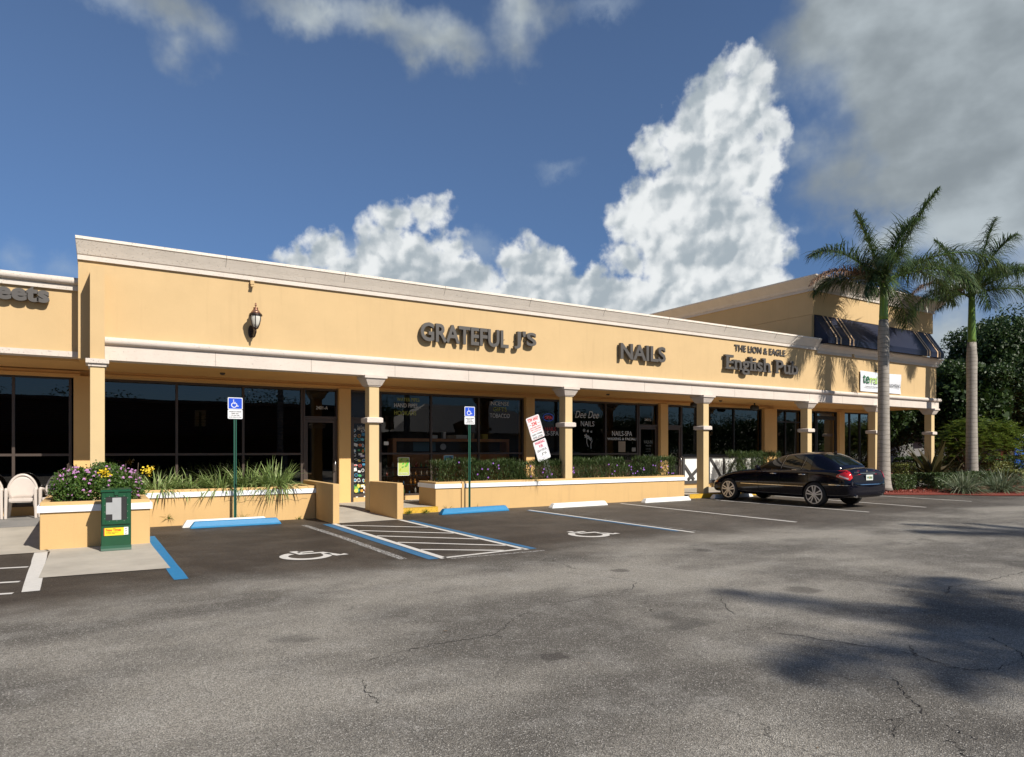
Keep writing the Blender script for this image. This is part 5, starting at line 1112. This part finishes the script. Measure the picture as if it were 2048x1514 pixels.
L_STRIPE = leafmat('striped_grass', (.12, .20, .045), (.32, .40, .15), c3=(.60, .62, .36)); L_FERN = leafmat('fern_leaf', (.08, .20, .015), (.18, .34, .04)); L_AGAVE = leafmat('big_bronze_leaf', (.030, .032, .010), (.075, .06, .022), c3=(.12, .09, .05))
M_BARK = mat('bark', (.09, .065, .045), .9, var=.3, vscale=12, bump=.6, bscale=30); M_FLW = mat('purple_flower', (.32, .12, .55), .5); M_FLL = mat('lilac_flower', (.50, .24, .48), .5, island=.3)
def palm_bark():
    m = mat('palm_trunk', (.30, .27, .235), .8, var=.25, vscale=4, bump=.3, bscale=35); t = m.node_tree; b = t.nodes['Principled BSDF']; src = b.inputs['Base Color'].links[0].from_socket
    geo = nd(t, 'ShaderNodeNewGeometry'); sp_ = nd(t, 'ShaderNodeSeparateXYZ'); t.links.new(geo.outputs['Position'], sp_.inputs[0])
    n = nd(t, 'ShaderNodeTexNoise'); n.inputs['Scale'].default_value = 2.2; t.links.new(geo.outputs['Position'], n.inputs['Vector'])
    ad = nd(t, 'ShaderNodeMath', operation='MULTIPLY_ADD'); t.links.new(n.outputs['Fac'], ad.inputs[0]); ad.inputs[1].default_value = .22; t.links.new(sp_.outputs[2], ad.inputs[2])
    w = nd(t, 'ShaderNodeMath', operation='MULTIPLY'); t.links.new(ad.outputs[0], w.inputs[0]); w.inputs[1].default_value = 6.3
    fr = nd(t, 'ShaderNodeMath', operation='FRACT'); t.links.new(w.outputs[0], fr.inputs[0])
    r = nd(t, 'ShaderNodeMapRange'); t.links.new(fr.outputs[0], r.inputs[0]); r.inputs[1].default_value = .80; r.inputs[2].default_value = .97; r.inputs[3].default_value = 0; r.inputs[4].default_value = .85
    mx = nd(t, 'ShaderNodeMix', data_type='RGBA'); t.links.new(r.outputs[0], mx.inputs[0]); t.links.new(src, mx.inputs[6]); mx.inputs[7].default_value = (.14, .12, .10, 1); t.links.new(mx.outputs[2], b.inputs['Base Color']); return m
M_PTRUNK = palm_bark(); M_SHAFT = mat('green_crownshaft', (.14, .24, .035), .35, var=.12, vscale=6)
RV = Vector((math.cos(R(31.506)), -math.sin(R(31.506)), 0)); FV = Vector((math.sin(R(31.506)), math.cos(R(31.506)), 0))
def frond(parent, base, az_v, elev, length, droop, seed, dead=0.0, leaf=.80, twist=0):
    g = np.random.default_rng(seed); d = (az_v.normalized()*math.cos(elev)+Vector((0, 0, 1))*math.sin(elev)).normalized(); p = Vector(base); pts = [p.copy()]; N = 22
    for k in range(N):
        p = p+d*(length/N); pts.append(p.copy()); d = (d+Vector((0, 0, -1))*droop*(.3+1.4*k/N)/N*(1.0)).normalized()
    fr = MB().tube(pts, [.030*(1-.85*i/N)+.004 for i in range(N+1)], 5).build('frond', M_SHAFT if not dead else M_BARK, parent)
    P = np.array([tuple(q) for q in pts]); T = norm(np.gradient(P, axis=0)); n = 84; ts = np.linspace(.13, .995, n); idx = ts*N; i0 = np.minimum(idx.astype(int), N-1); f = (idx-i0)[:, None]
    C = P[i0]*(1-f)+P[i0+1]*f; TT = norm(T[i0]*(1-f)+T[i0+1]*f); side = norm(np.cross(TT, [0, 0, 1.])); upv = norm(np.cross(side, TT))
    bp, bd, bl, bw, bb = [], [], [], [], []
    for s in (-1, 1):
        for layer in (0.8, -.1):
            jit = g.normal(size=(n, 3))*.16
            dd = side*s*.8+TT*(.62+.3*ts[:, None])+upv*(layer*(1-.3*ts[:, None]))+jit
            ll = leaf*(np.sin(np.pi*np.clip(ts*.86+.14, 0, 1))**.45)*g.uniform(.75, 1.1, n); keep = g.random(n) > .03
            bp.append(C[keep]); bd.append(dd[keep]); bl.append(ll[keep]); bw.append(np.full(keep.sum(), .036)*g.uniform(.8, 1.2, keep.sum())); bb.append(g.uniform(.9, 2.9, keep.sum()))
    bp, bd, bl, bw, bb = map(np.concatenate, (bp, bd, bl, bw, bb))
    blades_mesh('leaflets', bp, bd, bl, bw, bb, 3, mat('dry_frond', (.28, .17, .11), .8) if dead else L_PALM, fr)
def palm(label, x, y, zb, z_gray, z_top, rb, rt, fronds, seed):
    r = thing('palm_tree', label, 'palm tree', (x, y, zb), 'royal palms beside the building')
    H = z_gray-zb; prof = [(rb*1.45, 0), (rb*1.25, .12), (rb*1.08, .4), (rb, 1.0), (rb*.95, H*.3), (rb*.88, H*.5), (rb*.86, H*.75), (rb*.92, H*.88), (rb*.80, H*.95), (rt*1.25, H)]
    MB().lathe([(a, zb+h) for a, h in prof], (x, y, 0), 24).build('trunk', M_PTRUNK, r, smooth=True)
    MB().lathe([(rt*1.16, z_gray), (rt*1.2, z_gray+.15), (rt, z_gray+(z_top-z_gray)*.5), (rt*.8, z_top), (.03, z_top+.25)], (x, y, 0), 18).build('crownshaft', M_SHAFT, r, smooth=True)
    for k, (a, b_, el_, ln, dr_) in enumerate(fronds):
        frond(r, (x+a*.06*RV.x, y+a*.06*RV.y, z_top-.05-.1*(k % 3)), RV*a+FV*b_, R(el_), ln, dr_, seed*50+k, leaf=.80 if dr_ < 1 else 1.05)
    a_ = RV*-1+FV*-.15; frond(r, (x-.1*RV.x, y-.1*RV.y, z_top-.3), a_, R(30), 3.1, 1.7, seed*50+40, dead=1, leaf=.5)
    return r
F1 = [(1, -.2, 66, 3.7, .55), (-.5, .3, 74, 2.9, .35), (-1, -.25, 42, 3.4, 1.5), (-1, .5, 22, 2.5, 1.6), (-1, -1, 5, 2.4, 1.6), (1, -.3, 38, 4.3, 1.9), (1, .35, 24, 4.0, 1.9), (1, -1.1, 20, 3.2, 1.9), (-.3, -1, 40, 2.9, 2.1), (.25, 1, 45, 3.2, 1.6), (-.7, 1, 25, 3.0, 1.8), (.9, .9, 5, 3.2, 1.6), (.1, -.9, 62, 2.6, 1.6), (-.45, -.75, 12, 2.2, 2.1)]
palm('tall royal palm nearest the black sedan, left of the two', 24.42, 14.0, .12, 6.3, 7.8, .215, .125, F1, 1)
F2 = [(.35, .1, 72, 3.5, .5), (-1, .2, 52, 3.3, 1.7), (-.6, .6, 70, 3.0, .8), (1, -.1, 30, 3.9, 1.2), (1, .7, 45, 3.4, 1.3), (-1, -.2, 12, 3.6, 1.8), (-.9, -.7, 30, 3.6, 2.1), (1, -.6, 10, 3.2, 1.5), (.3, -1, 42, 3.0, 2.2), (.1, 1, 30, 3.2, 1.8), (-.8, .9, 5, 3.0, 1.5), (.4, -.8, 66, 2.8, 1.3), (-.2, -1, 5, 2.2, 2.2)]
palm('tall royal palm at the far right, above the feathery small tree', 31.5, 14.3, .12, 6.1, 8.3, .225, .135, F2, 2)
# palms standing out of frame whose shadows fall on the asphalt
palm('tall royal palm behind the photographer to the right, out of view', 11.9, -14.4, 0, 11.3, 13.3, .24, .16, F1, 3)
palm('tall royal palm far right of the photographer, out of view', 20.6, -12.2, 0, 11.5, 13.5, .24, .16, F2, 4)

palm('tall royal palm between two others behind the photographer, out of view', 14.3, -15.9, 0, 11.0, 13.0, .24, .16, F2, 5)

def clump_points(c, rad, n, shell=.55):
    d = norm(nrng.normal(size=(n, 3))); rr = nrng.uniform(shell, 1, (n, 1))**.6; return np.array(c)+d*rr*np.array(rad)
def tree(name, label, x, y, h, rad, nclump, leaf_n, leaf, lm, cat='tree', group=None, trunk_r=.2, z0=0, low=.35, asp=.45, crad=.36, flat=.75, cz=None):
    r = thing(name, label, cat, (x, y, z0), group); cz = h*(.5+low/2) if cz is None else cz
    hz = (h-cz); tb_ = MB(); tb_.tube([(x, y, z0), (x+.06*h*.2, y, h*.25), (x, y, h*.45), (x-.1, y, cz)], [trunk_r*1.3, trunk_r, trunk_r*.8, trunk_r*.5], 8)
    cl = []
    for k in range(nclump):
        d = norm(nrng.normal(size=3)); rr = nrng.uniform(.25, .95); c = np.array([x, y, cz])+d*rr*np.array([rad, rad, hz*.92]); cl.append(c)
        if k % 3 == 0: tb_.tube([(x, y, h*.33), tuple((c+np.array([x, y, h*.5]))/2+np.array([0, 0, -.1])), tuple(c)], [trunk_r*.45, trunk_r*.25, .02], 5)
    tb_.build('trunk', M_BARK, r); per = leaf_n//nclump
    C = np.concatenate([clump_points(c, np.array([rad*crad, rad*crad, rad*crad*flat])*nrng.uniform(.6, 1.2), per, .2) for c in cl])
    dd_ = norm(nrng.normal(size=(leaf_n//4, 3))); core = np.array([x, y, cz])+dd_*nrng.uniform(0, .78, (leaf_n//4, 1))**.5*np.array([rad, rad, hz*.9])
    quads_mesh('crown', np.concatenate([leaves(C, leaf, asp, .2), leaves(core, leaf*1.8, .7, .2)]), lm, r); return r
# big dark trees beyond the end of the building
for i, (x, y, h, rad, nc, ln, lb_) in enumerate((
    (37.5, 23.0, 7.4, 2.9, 38, 15000, 'dense dark tree seen through the open end of the arcade'), (44.5, 25.5, 8.0, 3.6, 46, 19000, 'dense dark tree right behind the corner of the building'),
    (51.0, 21.0, 11.3, 3.9, 60, 26000, 'tallest dark tree, cut off by the right edge of the photo'), (41.5, 19.2, 7.2, 2.3, 34, 13000, 'dark tree between the second palm and the feathery tree'), (54, 24, 9, 4.2, 40, 14000, 'dark tree behind the vending cabinet at the right edge'))):
    tree('shade_tree', lb_, x, y, h, rad*1.08, int(nc*1.3), int(ln*2.6), .19, L_DARK, group='dark shade trees behind the plaza', trunk_r=.25, low=.12, flat=.8, crad=.34)
# feathery small umbrella tree
ft = thing('umbrella_tree', 'low feathery yellow-green tree with a flat spreading crown', 'tree', (35.1, 15.8, 0))
tb_ = MB(); fx, fy = 34.6, 15.8
for dx, dy in ((-.1, 0), (.9, .3), (-1.3, -.2), (1.9, -.3), (-.4, .8)): tb_.tube([(fx+.2*dx, fy, 0), (fx+.35*dx, fy+.3*dy, .9), (fx+.7*dx, fy+.7*dy, 1.5), (fx+1.4*dx, fy+1.2*dy, 2.1)], [.06, .05, .035, .015], 6)
tb_.build('trunk', M_BARK, ft)
P_, D_ = [], []
for k in range(1250):
    a = nrng.uniform(0, 2*math.pi); rr = nrng.uniform(0, 1)**.5; c = np.array([fx+1.0+2.7*rr*math.cos(a), fy+1.6*rr*math.sin(a), 2.95-1.15*rr**1.9+nrng.uniform(-.6, .12)]); d = np.array([math.cos(a)*1.2, math.sin(a)*1.2, nrng.uniform(-.15, .35)]); d = norm(d+nrng.normal(size=3)*.35)
    t_ = np.linspace(0, .55, 12)[:, None]; line_ = c+d*t_+np.array([0, 0, -.35])*t_**2; s_ = norm(np.cross(d, [0, 0, 1.]))
    for s in (-1, 1): P_.append(line_); D_.append(np.tile(s_*s+d*.7, (12, 1)))
P_ = np.concatenate(P_); D_ = np.concatenate(D_)+nrng.normal(size=(len(P_), 3))*.15; n = len(P_)
blades_mesh('crown', P_, D_, np.full(n, .16), np.full(n, .05), np.full(n, .5), 2, L_OLIVE, ft)
# round shrubs, hedges
def leaf_box(x0, x1, y0, y1, z0, z1, n, round_=.12):
    """points near the outside of a clipped box, thinner inside"""
    f = nrng.random(n); P = nrng.uniform([x0, y0, z0], [x1, y1, z1], (n, 3)); top = f < .42; fr_ = (f >= .42) & (f < .72); sd = (f >= .72) & (f < .86)
    P[top, 2] = z1-np.abs(nrng.normal(size=top.sum()))*.05; P[fr_, 1] = y0+np.abs(nrng.normal(size=fr_.sum()))*.05
    P[sd, 0] = np.where(nrng.random(sd.sum()) < .5, x0+np.abs(nrng.normal(size=sd.sum()))*.05, x1-np.abs(nrng.normal(size=sd.sum()))*.05)
    P[:, 2] += .035*np.sin(P[:, 0]*5+y0)+.03*np.sin(P[:, 0]*11)
    return P
def flower(name, x, y, z, rad, m, parent, n=5):
    mb = MB(); t0 = rnd.random()*6
    for k in range(n):
        a = t0+k*2*math.pi/n; mb.add([(x, y, z), (x+rad*math.cos(a-.5)*.7, y-rad*.25, z+rad*math.sin(a-.5)*.7), (x+rad*math.cos(a), y-rad*.1, z+rad*math.sin(a)), (x+rad*math.cos(a+.5)*.7, y-rad*.25, z+rad*math.sin(a+.5)*.7)], [(0, 1, 2, 3)])
    return mb.build(name, m, parent)
xs_ = [7.62, 8.95, 10.1, 11.3, 12.6, 13.9, 14.75, 16.05]
names = ['leftmost trimmed shrub in the long planter, next to the entrance', 'trimmed shrub behind the right handicap sign', 'looser shrub left of the leaning tow sign', 'trimmed shrub below the leaning tow sign', 'trimmed shrub below the cursive lettering of the salon window', 'sparse shrub with a cluster of purple blooms', 'rightmost shrub in the long planter, beside the pub panels']
for i, (a, b_) in enumerate(zip(xs_, xs_[1:])):
    h = (1.27, 1.24, 1.22, 1.26, 1.27, 1.10, 1.30)[i]; dn = (3600, 3300, 2100, 3500, 3800, 1300, 3800)[i]
    r = thing('shrub', names[i], 'shrub', ((a+b_)/2, 16.35, .62), 'shrubs of the long planter')
    C = leaf_box(a, b_, 16.0, 16.7, .66, h, dn); dd = nrng.normal(size=(dn, 3))*.8+np.array([0, -.3, .9])
    blades_mesh('foliage', C, dd, nrng.uniform(.07, .16, dn), nrng.uniform(.012, .022, dn), nrng.uniform(.3, 1.2, dn), 2, L_HEDGE, r)
    st_ = MB()
    for k in range(14):
        sx = nrng.uniform(a+.05, b_-.05); sy = nrng.uniform(16.1, 16.6); st_.tube([(sx, sy, .6), (sx+nrng.uniform(-.1, .1), sy, h-.1)], .006, 4)
    st_.build('stems', M_BARK, r)
    for k in range((3, 5, 6, 5, 4, 9, 9)[i]):
        flower('flower', nrng.uniform(a+.05, b_-.05), 15.93, nrng.uniform(.80, h+.02), .026, M_FLW, r)
# grass tufts in the long planter hanging over
def grass_clump(label, x, y, z, n, L, spread, m=None, w=.018, name='grass_clump', cat='ornamental grass', group=None, bend=2.2, up=.8):
    a = nrng.uniform(0, 2*math.pi, n); rr = nrng.random(n)**.5; P = np.stack([x+spread*rr*np.cos(a), y+spread*.6*rr*np.sin(a), np.full(n, z)], 1)
    el_ = nrng.uniform(.25, 1.45, n)*up/.8; D = np.stack([np.cos(a)*np.cos(el_), np.sin(a)*np.cos(el_), np.sin(el_)], 1)+nrng.normal(size=(n, 3))*.12
    r = thing(name, label, cat, (x, y, z), group)
    blades_mesh('blades', P, D, nrng.uniform(.55, 1.1, n)*L, nrng.uniform(.7, 1.3, n)*w, nrng.uniform(.35, 1.15, n)*bend, 6, m or L_STRIPE, r); return r
grass_clump('dark strappy grass tuft hanging over the long planter edge', 10.3, 16.12, .72, 170, .62, .20, L_HEDGE, .016)
for i, (x, n, L, l) in enumerate(((1.15, 230, .62, 'striped grass clump next to the purple lantana'), (1.75, 200, .62, 'striped grass clump second from the lantana'), (2.35, 230, .66, 'striped grass clump behind the left handicap sign post'), (2.95, 260, .72, 'striped grass clump right of the left handicap sign post'), (3.5, 330, .82, 'largest striped grass clump, nearest the entrance ramp'))):
    grass_clump(l, x, 16.12+.12*(i % 2), .68, int(n*1.25), L*.92, .30, w=.030, group='striped grasses in the low planter')
# lantana bush
lt = thing('lantana_bush', 'bushy lantana covered in lilac flowers in the short planter', 'flowering bush', (.03, 13.7, .65))
n = 9000; a = nrng.uniform(0, 2*math.pi, n); u = nrng.uniform(0, 1, n); 
ph = np.arccos(1-u*1.15); C = np.stack([.05+.60*np.sin(ph)*np.cos(a)*1.06, 13.75+.55*np.sin(ph)*np.sin(a), .90+.37*np.cos(ph)], 1); C += nrng.normal(size=(n, 3))*.045
C[:, 2] += .03*np.sin(C[:, 0]*9)+.02*np.sin(C[:, 0]*21+1); C[:, 2] = np.clip(C[:, 2], .68, None); C = C*1.0
inner = nrng.uniform([-.60, 13.2, .68], [.60, 14.1, 1.1], (4200, 3)); C = np.concatenate([C, inner])
quads_mesh('foliage', leaves(C, .045, .65, .6), L_LANT, lt)
tw = MB()
for k in range(16):
    x = nrng.uniform(-.6, .7); tw.tube([(x*.6, 13.6, .65), (x, 13.45, .95), (x*1.05, 13.5, 1.18+nrng.uniform(0, .2))], .006, 4)
tw.build('stems', M_BARK, lt)
proto_f = None
for k in range(96):
    a_ = nrng.uniform(math.pi*1.0, 2*math.pi); up_ = nrng.uniform(-.25, 1.2); x = .05+.65*math.cos(a_)*math.cos(up_*.8); y = 13.75+.58*math.sin(a_)*math.cos(up_*.9); z = .92+.39*math.sin(up_)+nrng.uniform(-.04, .05)
    if proto_f is None:
        mb = MB(); 
        for q in range(9):
            aa = q*.7; rr = .008+.012*(q % 3)/2; mb.lathe([(.003, 0), (.009, .004), (.004, .009)], (rr*math.cos(aa), rr*math.sin(aa)-.0, .004*(2-q % 3)), 5)
        proto_f = mb.build('flower', M_FLL, None); o = proto_f; o.parent = lt
    else: o = proto_f.copy(); COL.objects.link(o); o.parent = lt
    o.location = Vector((x, y-.02, z))-lt.location; sc = nrng.uniform(.6, 1.1); o.scale = (sc, sc, sc); o.rotation_euler = (nrng.uniform(.5, 1.3), 0, nrng.uniform(-.6, .6))
for (x, y, z, l) in ((.12, 13.3, 1.20, 'small yellow leaf patch on top of the lantana'), (.83, 14.0, 1.22, 'larger yellow bloom at the right end of the lantana')):
    r = thing('yellow_bloom', l, 'flower', (x, y, z)); quads_mesh('petals', leaves(np.array([x, y, z])+nrng.normal(size=(70, 3))*[.04, .02, .035], .045, .8), mat('yellow_petal', (.75, .55, .03), .5), r)
# weeds at the wall foot
for (x, y, z, n, s, l) in ((2.74, 15.78, .02, 60, .16, 'small weed growing beside the left handicap sign post'), (3.95, 15.8, 0, 30, .07, 'tiny weed at the foot of the low planter near the ramp'), (1.3, 15.8, .15, 36, .1, 'dry weed on the wall at the left end of the low planter'), (7.75, 15.8, .0, 40, .13, 'thin dry weed left of the right handicap sign post'), (8.55, 15.8, 0, 40, .13, 'thin dry weed right of the right handicap sign post'), (6.6, 15.6, .03, 50, .09, 'green weed on the yellow kerb beside the entrance wall'), (7.05, 15.6, .03, 50, .09, 'green weed on the yellow kerb nearer the long planter')):
    grass_clump(l, x, y, z, n, s*1.6, s*.5, L_OLIVE, .012, 'weed', 'weed', 'weeds at the planter walls')
# right-hand planting bed: red mulch, hedges, spider plants, ferns
M_MULCH = mat('red_mulch', (.20, .035, .02), .95, var=.5, vscale=25, bump=1.0, bscale=45, bdist=.03)
tag(MB().add([(23.4, 15.5, .02), (23.6, 13.3, .02), (24.6, 12.6, .02), (25.4, 12.2, .02), (26.1, 11.2, .02), (28.5, 9.9, .02), (36, 8.9, .02), (60, 8.5, .02), (60, 40, .02), (33.4, 40, .02), (33.4, 15.5, .02), (28, 14.2, .14), (25, 13.9, .1), (31, 12.4, .16)],
    [(0, 1, 12), (1, 2, 12), (2, 3, 12), (3, 4, 11), (3, 11, 12), (4, 5, 13), (4, 13, 11), (5, 6, 13), (0, 12, 11), (0, 11, 10), (11, 13, 10), (13, 6, 10), (6, 7, 8, 10), (10, 8, 9)]).build('mulch_bed', M_MULCH), kind='structure')
chips = nrng.uniform([24, 9.5, .05], [33, 14.5, .12], (9000, 3)); chips = chips[(chips[:, 1] > 13.6-.55*(chips[:, 0]-24)) & (chips[:, 1] > 9.6)]
tag(quads_mesh('mulch_chips', leaves(chips, .09, .3), leafmat('mulch_chip', (.10, .02, .012), (.30, .06, .03), transl=0)), kind='stuff')
for i, (x, y, n, L, l) in enumerate(((26.6, 12.3, 420, .95, 'silvery striped grass clump nearest the black sedan'), (27.9, 11.7, 420, .95, 'second silvery striped grass clump from the sedan'), (29.3, 11.1, 420, .95, 'third silvery striped grass clump from the sedan'), (30.6, 10.9, 420, .95, 'silvery striped grass clump next to the bright fern'))):
    grass_clump(l, x, y, .08, n, L, .45, leafmat('silver_grass_%d' % i, (.08, .12, .06), (.24, .28, .18), c3=(.45, .47, .36)), .030, group='silvery grasses in the mulch bed', bend=1.7)
grass_clump('bright green fern at the right of the silvery grasses', 32.6, 10.8, .05, 260, .8, .35, L_FERN, .07, 'fern', 'fern', 'bright ferns', 1.3); grass_clump('bright green fern cut off by the right edge of the photo', 35.2, 10.4, .05, 220, .7, .35, L_FERN, .07, 'fern', 'fern', 'bright ferns', 1.3)
def hedge(label, x0, x1, y0, y1, z1, n, m, lf=.085):
    r = thing('hedge', label, 'hedge', ((x0+x1)/2, (y0+y1)/2, .05), 'clipped hedges of the bed')
    quads_mesh('foliage', leaves(leaf_box(x0, x1, y0, y1, .1, z1, n), lf, .6, .4), m, r)
    mb = MB()
    for k in range(20):
        x = nrng.uniform(x0+.1, x1-.1); y = nrng.uniform(y0+.2, y1-.1); mb.tube([(x, y, .02), (x+nrng.uniform(-.1, .1), y, z1-.15)], .015, 4)
    mb.build('stems', M_BARK, r)
hedge('clipped dark hedge behind the silvery grasses', 26.4, 31.2, 13.2, 14.0, .66, 9000, L_HEDGE); hedge('yellow variegated hedge behind the big bronze plant', 30.5, 40.5, 16.4, 17.5, .95, 11000, L_YEL); hedge('yellow variegated hedge under the feathery tree', 31.4, 44.0, 12.4, 13.4, .72, 15000, L_YEL)
hedge('low dark hedge at the foot of the nearer palm', 24.9, 26.3, 13.8, 14.9, .62, 3000, L_HEDGE)
# big bronze-leaved plant
bp_ = thing('giant_bromeliad', 'large plant of broad bronze sword leaves beside the last column', 'plant', (28.9, 14.6, .1))
n = 34; a = nrng.uniform(0, 2*math.pi, n); el_ = nrng.uniform(.35, 1.35, n); D = np.stack([np.cos(a)*np.cos(el_), np.sin(a)*np.cos(el_), np.sin(el_)], 1)
blades_mesh('leaves', np.tile([28.9, 14.6, .3], (n, 1))+nrng.normal(size=(n, 3))*[.15, .15, .03], D, nrng.uniform(1.3, 2.1, n), nrng.uniform(.24, .36, n), nrng.uniform(.4, 1.1, n), 7, L_AGAVE, bp_)
b2 = thing('giant_bromeliad', 'second bronze-leaved plant, lower, beneath the feathery tree', 'plant', (31.2, 15.2, .1)); n = 26; a = nrng.uniform(0, 2*math.pi, n); el_ = nrng.uniform(.2, 1.2, n); D = np.stack([np.cos(a)*np.cos(el_), np.sin(a)*np.cos(el_), np.sin(el_)], 1)
blades_mesh('leaves', np.tile([31.2, 15.2, .25], (n, 1))+nrng.normal(size=(n, 3))*[.15, .15, .03], D, nrng.uniform(1.0, 1.6, n), nrng.uniform(.18, .28, n), nrng.uniform(.5, 1.2, n), 7, L_AGAVE, b2)
# shrub in front of the pub panels, in a low box
pb = planter('low peach planter in front of the pub panels', 20.6, 23.0, 17.3, 17.95, .62, .08)
ps = thing('shrub', 'dense leafy shrub behind the hood of the black sedan', 'shrub', (21.8, 17.6, .6)); C = leaf_box(20.55, 23.0, 17.25, 17.95, .6, 1.42, 3800)
blades_mesh('foliage', C, nrng.normal(size=(3800, 3))*.8+np.array([0, -.3, .9]), nrng.uniform(.09, .2, 3800), nrng.uniform(.018, .032, 3800), nrng.uniform(.3, 1.2, 3800), 2, L_HEDGE, ps)

# ================================================================ BACKGROUND
M_GREYW = mat('grey_wall', (.17, .168, .165), .85, var=.10, vscale=.6)
gb = thing('warehouse', 'large plain grey warehouse behind the trees at the right', 'building', (66, 30, 0))
MB().prism([(43, 31.5), (61, 30.5), (90, 29.0), (100, 60), (43, 60)], 0, 8.6).build('wall', M_GREYW, gb); MB().prism([(42.9, 31.3), (61, 30.3), (90.2, 28.8), (100.2, 60.2), (42.9, 60.2)], 8.6, 9.0).build('parapet', mat('grey_parapet', (.2, .2, .195), .85, var=.1), gb)
for x in (52, 58, 66, 74): MB().box(x, x+1.2, 30.0, 31.3, 2.2, 3.6).build('window', M_BRONZE, gb)
vc = thing('vending_cabinet', 'blue and red vending cabinet with white top at the right edge', 'vending machine', (54.5, 21.5, 0))
MB().box(49.6, 53.2, 21.9, 23.6, .9, 2.5).build('red_case', mat('dark_red_panel', (.16, .01, .014), .4), vc); MB().box(53.21, 55.6, 21.5, 23.6, .3, 2.5).build('blue_case', mat('bright_blue_panel', (.02, .10, .48), .35), vc)
MB().box(49.5, 55.8, 21.45, 23.7, 2.501, 2.62).build('top', M_WHITE, vc); MB().box(53.6, 54.3, 21.46, 21.495, 1.95, 2.12).box(53.6, 54.3, 21.46, 21.495, 1.68, 1.84).build('panel_label', M_WHITE, vc)
# across the street, behind the camera: tree line, pitched-roof house, wires (they show in the glass)
for i in range(15):
    tree('street_tree', ('broad tree across the street, behind the photographer, opposite the %s' % ('left wing', 'low planter', 'entrance ramp', 'shop window', 'nail salon', 'pub', 'awning', 'second palm', 'far corner', 'mulch bed', 'shade trees', 'warehouse', 'warehouse corner', 'road bend', 'far road')[i]), -26+i*9.5+nrng.uniform(-2, 2), -24.5-nrng.uniform(0, 4), nrng.uniform(5.2, 6.8), nrng.uniform(5.2, 6.2), 40, 16000, .24, L_DARK, group='trees across the street', trunk_r=.25, low=.05, crad=.42)
hs_ = thing('house', 'pale house with a grey hipped roof across the street', 'building', (29, -16, 0))
MB().box(21, 37, -22, -15, 0, 3.0).build('wall', mat('pale_wall', (.5, .48, .44), .8, var=.05), hs_); MB().add([(20, -23, 3), (38, -23, 3), (38, -14, 3), (20, -14, 3), (25, -18.5, 5.6), (33, -18.5, 5.6)], [(0, 1, 5, 4), (1, 2, 5), (2, 3, 4, 5), (3, 0, 4), (3, 2, 1, 0)]).build('roof', mat('pale_metal_roof', (.42, .41, .39), .5, var=.1), hs_)
wr = thing('power_line', 'overhead power lines on wooden poles across the street', 'power line', (0, -12, 0))
for x in (-30, 34): MB().tube([(x, -12, 0), (x, -12, 8.5)], .14, 8).build('pole', M_BARK, wr)
for z in (8.2, 7.6, 6.9): MB().tube([(-30+64*k/12, -12, z-.9*math.sin(math.pi*k/12)) for k in range(13)], .02, 4).build('wire', M_BLACK, wr)

# clipped hedge along the far side of the street, and dark shrubs at the foot of the shade trees
tag(quads_mesh('street_hedge', leaves(leaf_box(-40, 110, -17.5, -16.6, 0, 2.6, 60000), .24, .6), L_DARK), 'long dark hedge along the far side of the street', 'hedge')
for i, (x0, x1, y0, l) in enumerate(((37, 44, 19.5, 'dark low shrubs beneath the shade trees behind the feathery tree'), (44.5, 58, 19.8, 'dark low shrubs in front of the vending cabinet'))):
    r = thing('shrub', l, 'shrub', ((x0+x1)/2, y0, 0), 'dark shrubs beneath the shade trees'); quads_mesh('foliage', leaves(leaf_box(x0, x1, y0, y0+1.2, 0, 1.15, 9000), .14, .55), L_DARK, r)

ob = thing('office_block', 'long low brown building across the street behind the photographer', 'building', (-8, -19, 0))
MB().box(-45, 17, -22, -17.8, 0, 4.9).build('wall', mat('brown_wall', (.035, .028, .022), .8, var=.15), ob); MB().box(-45.3, 17.3, -22.3, -17.6, 4.91, 5.15).build('parapet', M_BRONZE, ob)
# small litter on the asphalt
g_ = np.random.default_rng(4); lit = np.stack([g_.uniform(-1, 14, 260), g_.uniform(2.2, 15, 260), np.full(260, .006)], 1)
q = leaves(lit, .035, .5, 0); q[:, :, 2] = .006+np.abs(q[:, :, 2]-.006)*.15
tag(quads_mesh('leaf_litter', q, leafmat('litter', (.16, .10, .05), (.30, .24, .16), transl=0)), kind='stuff')
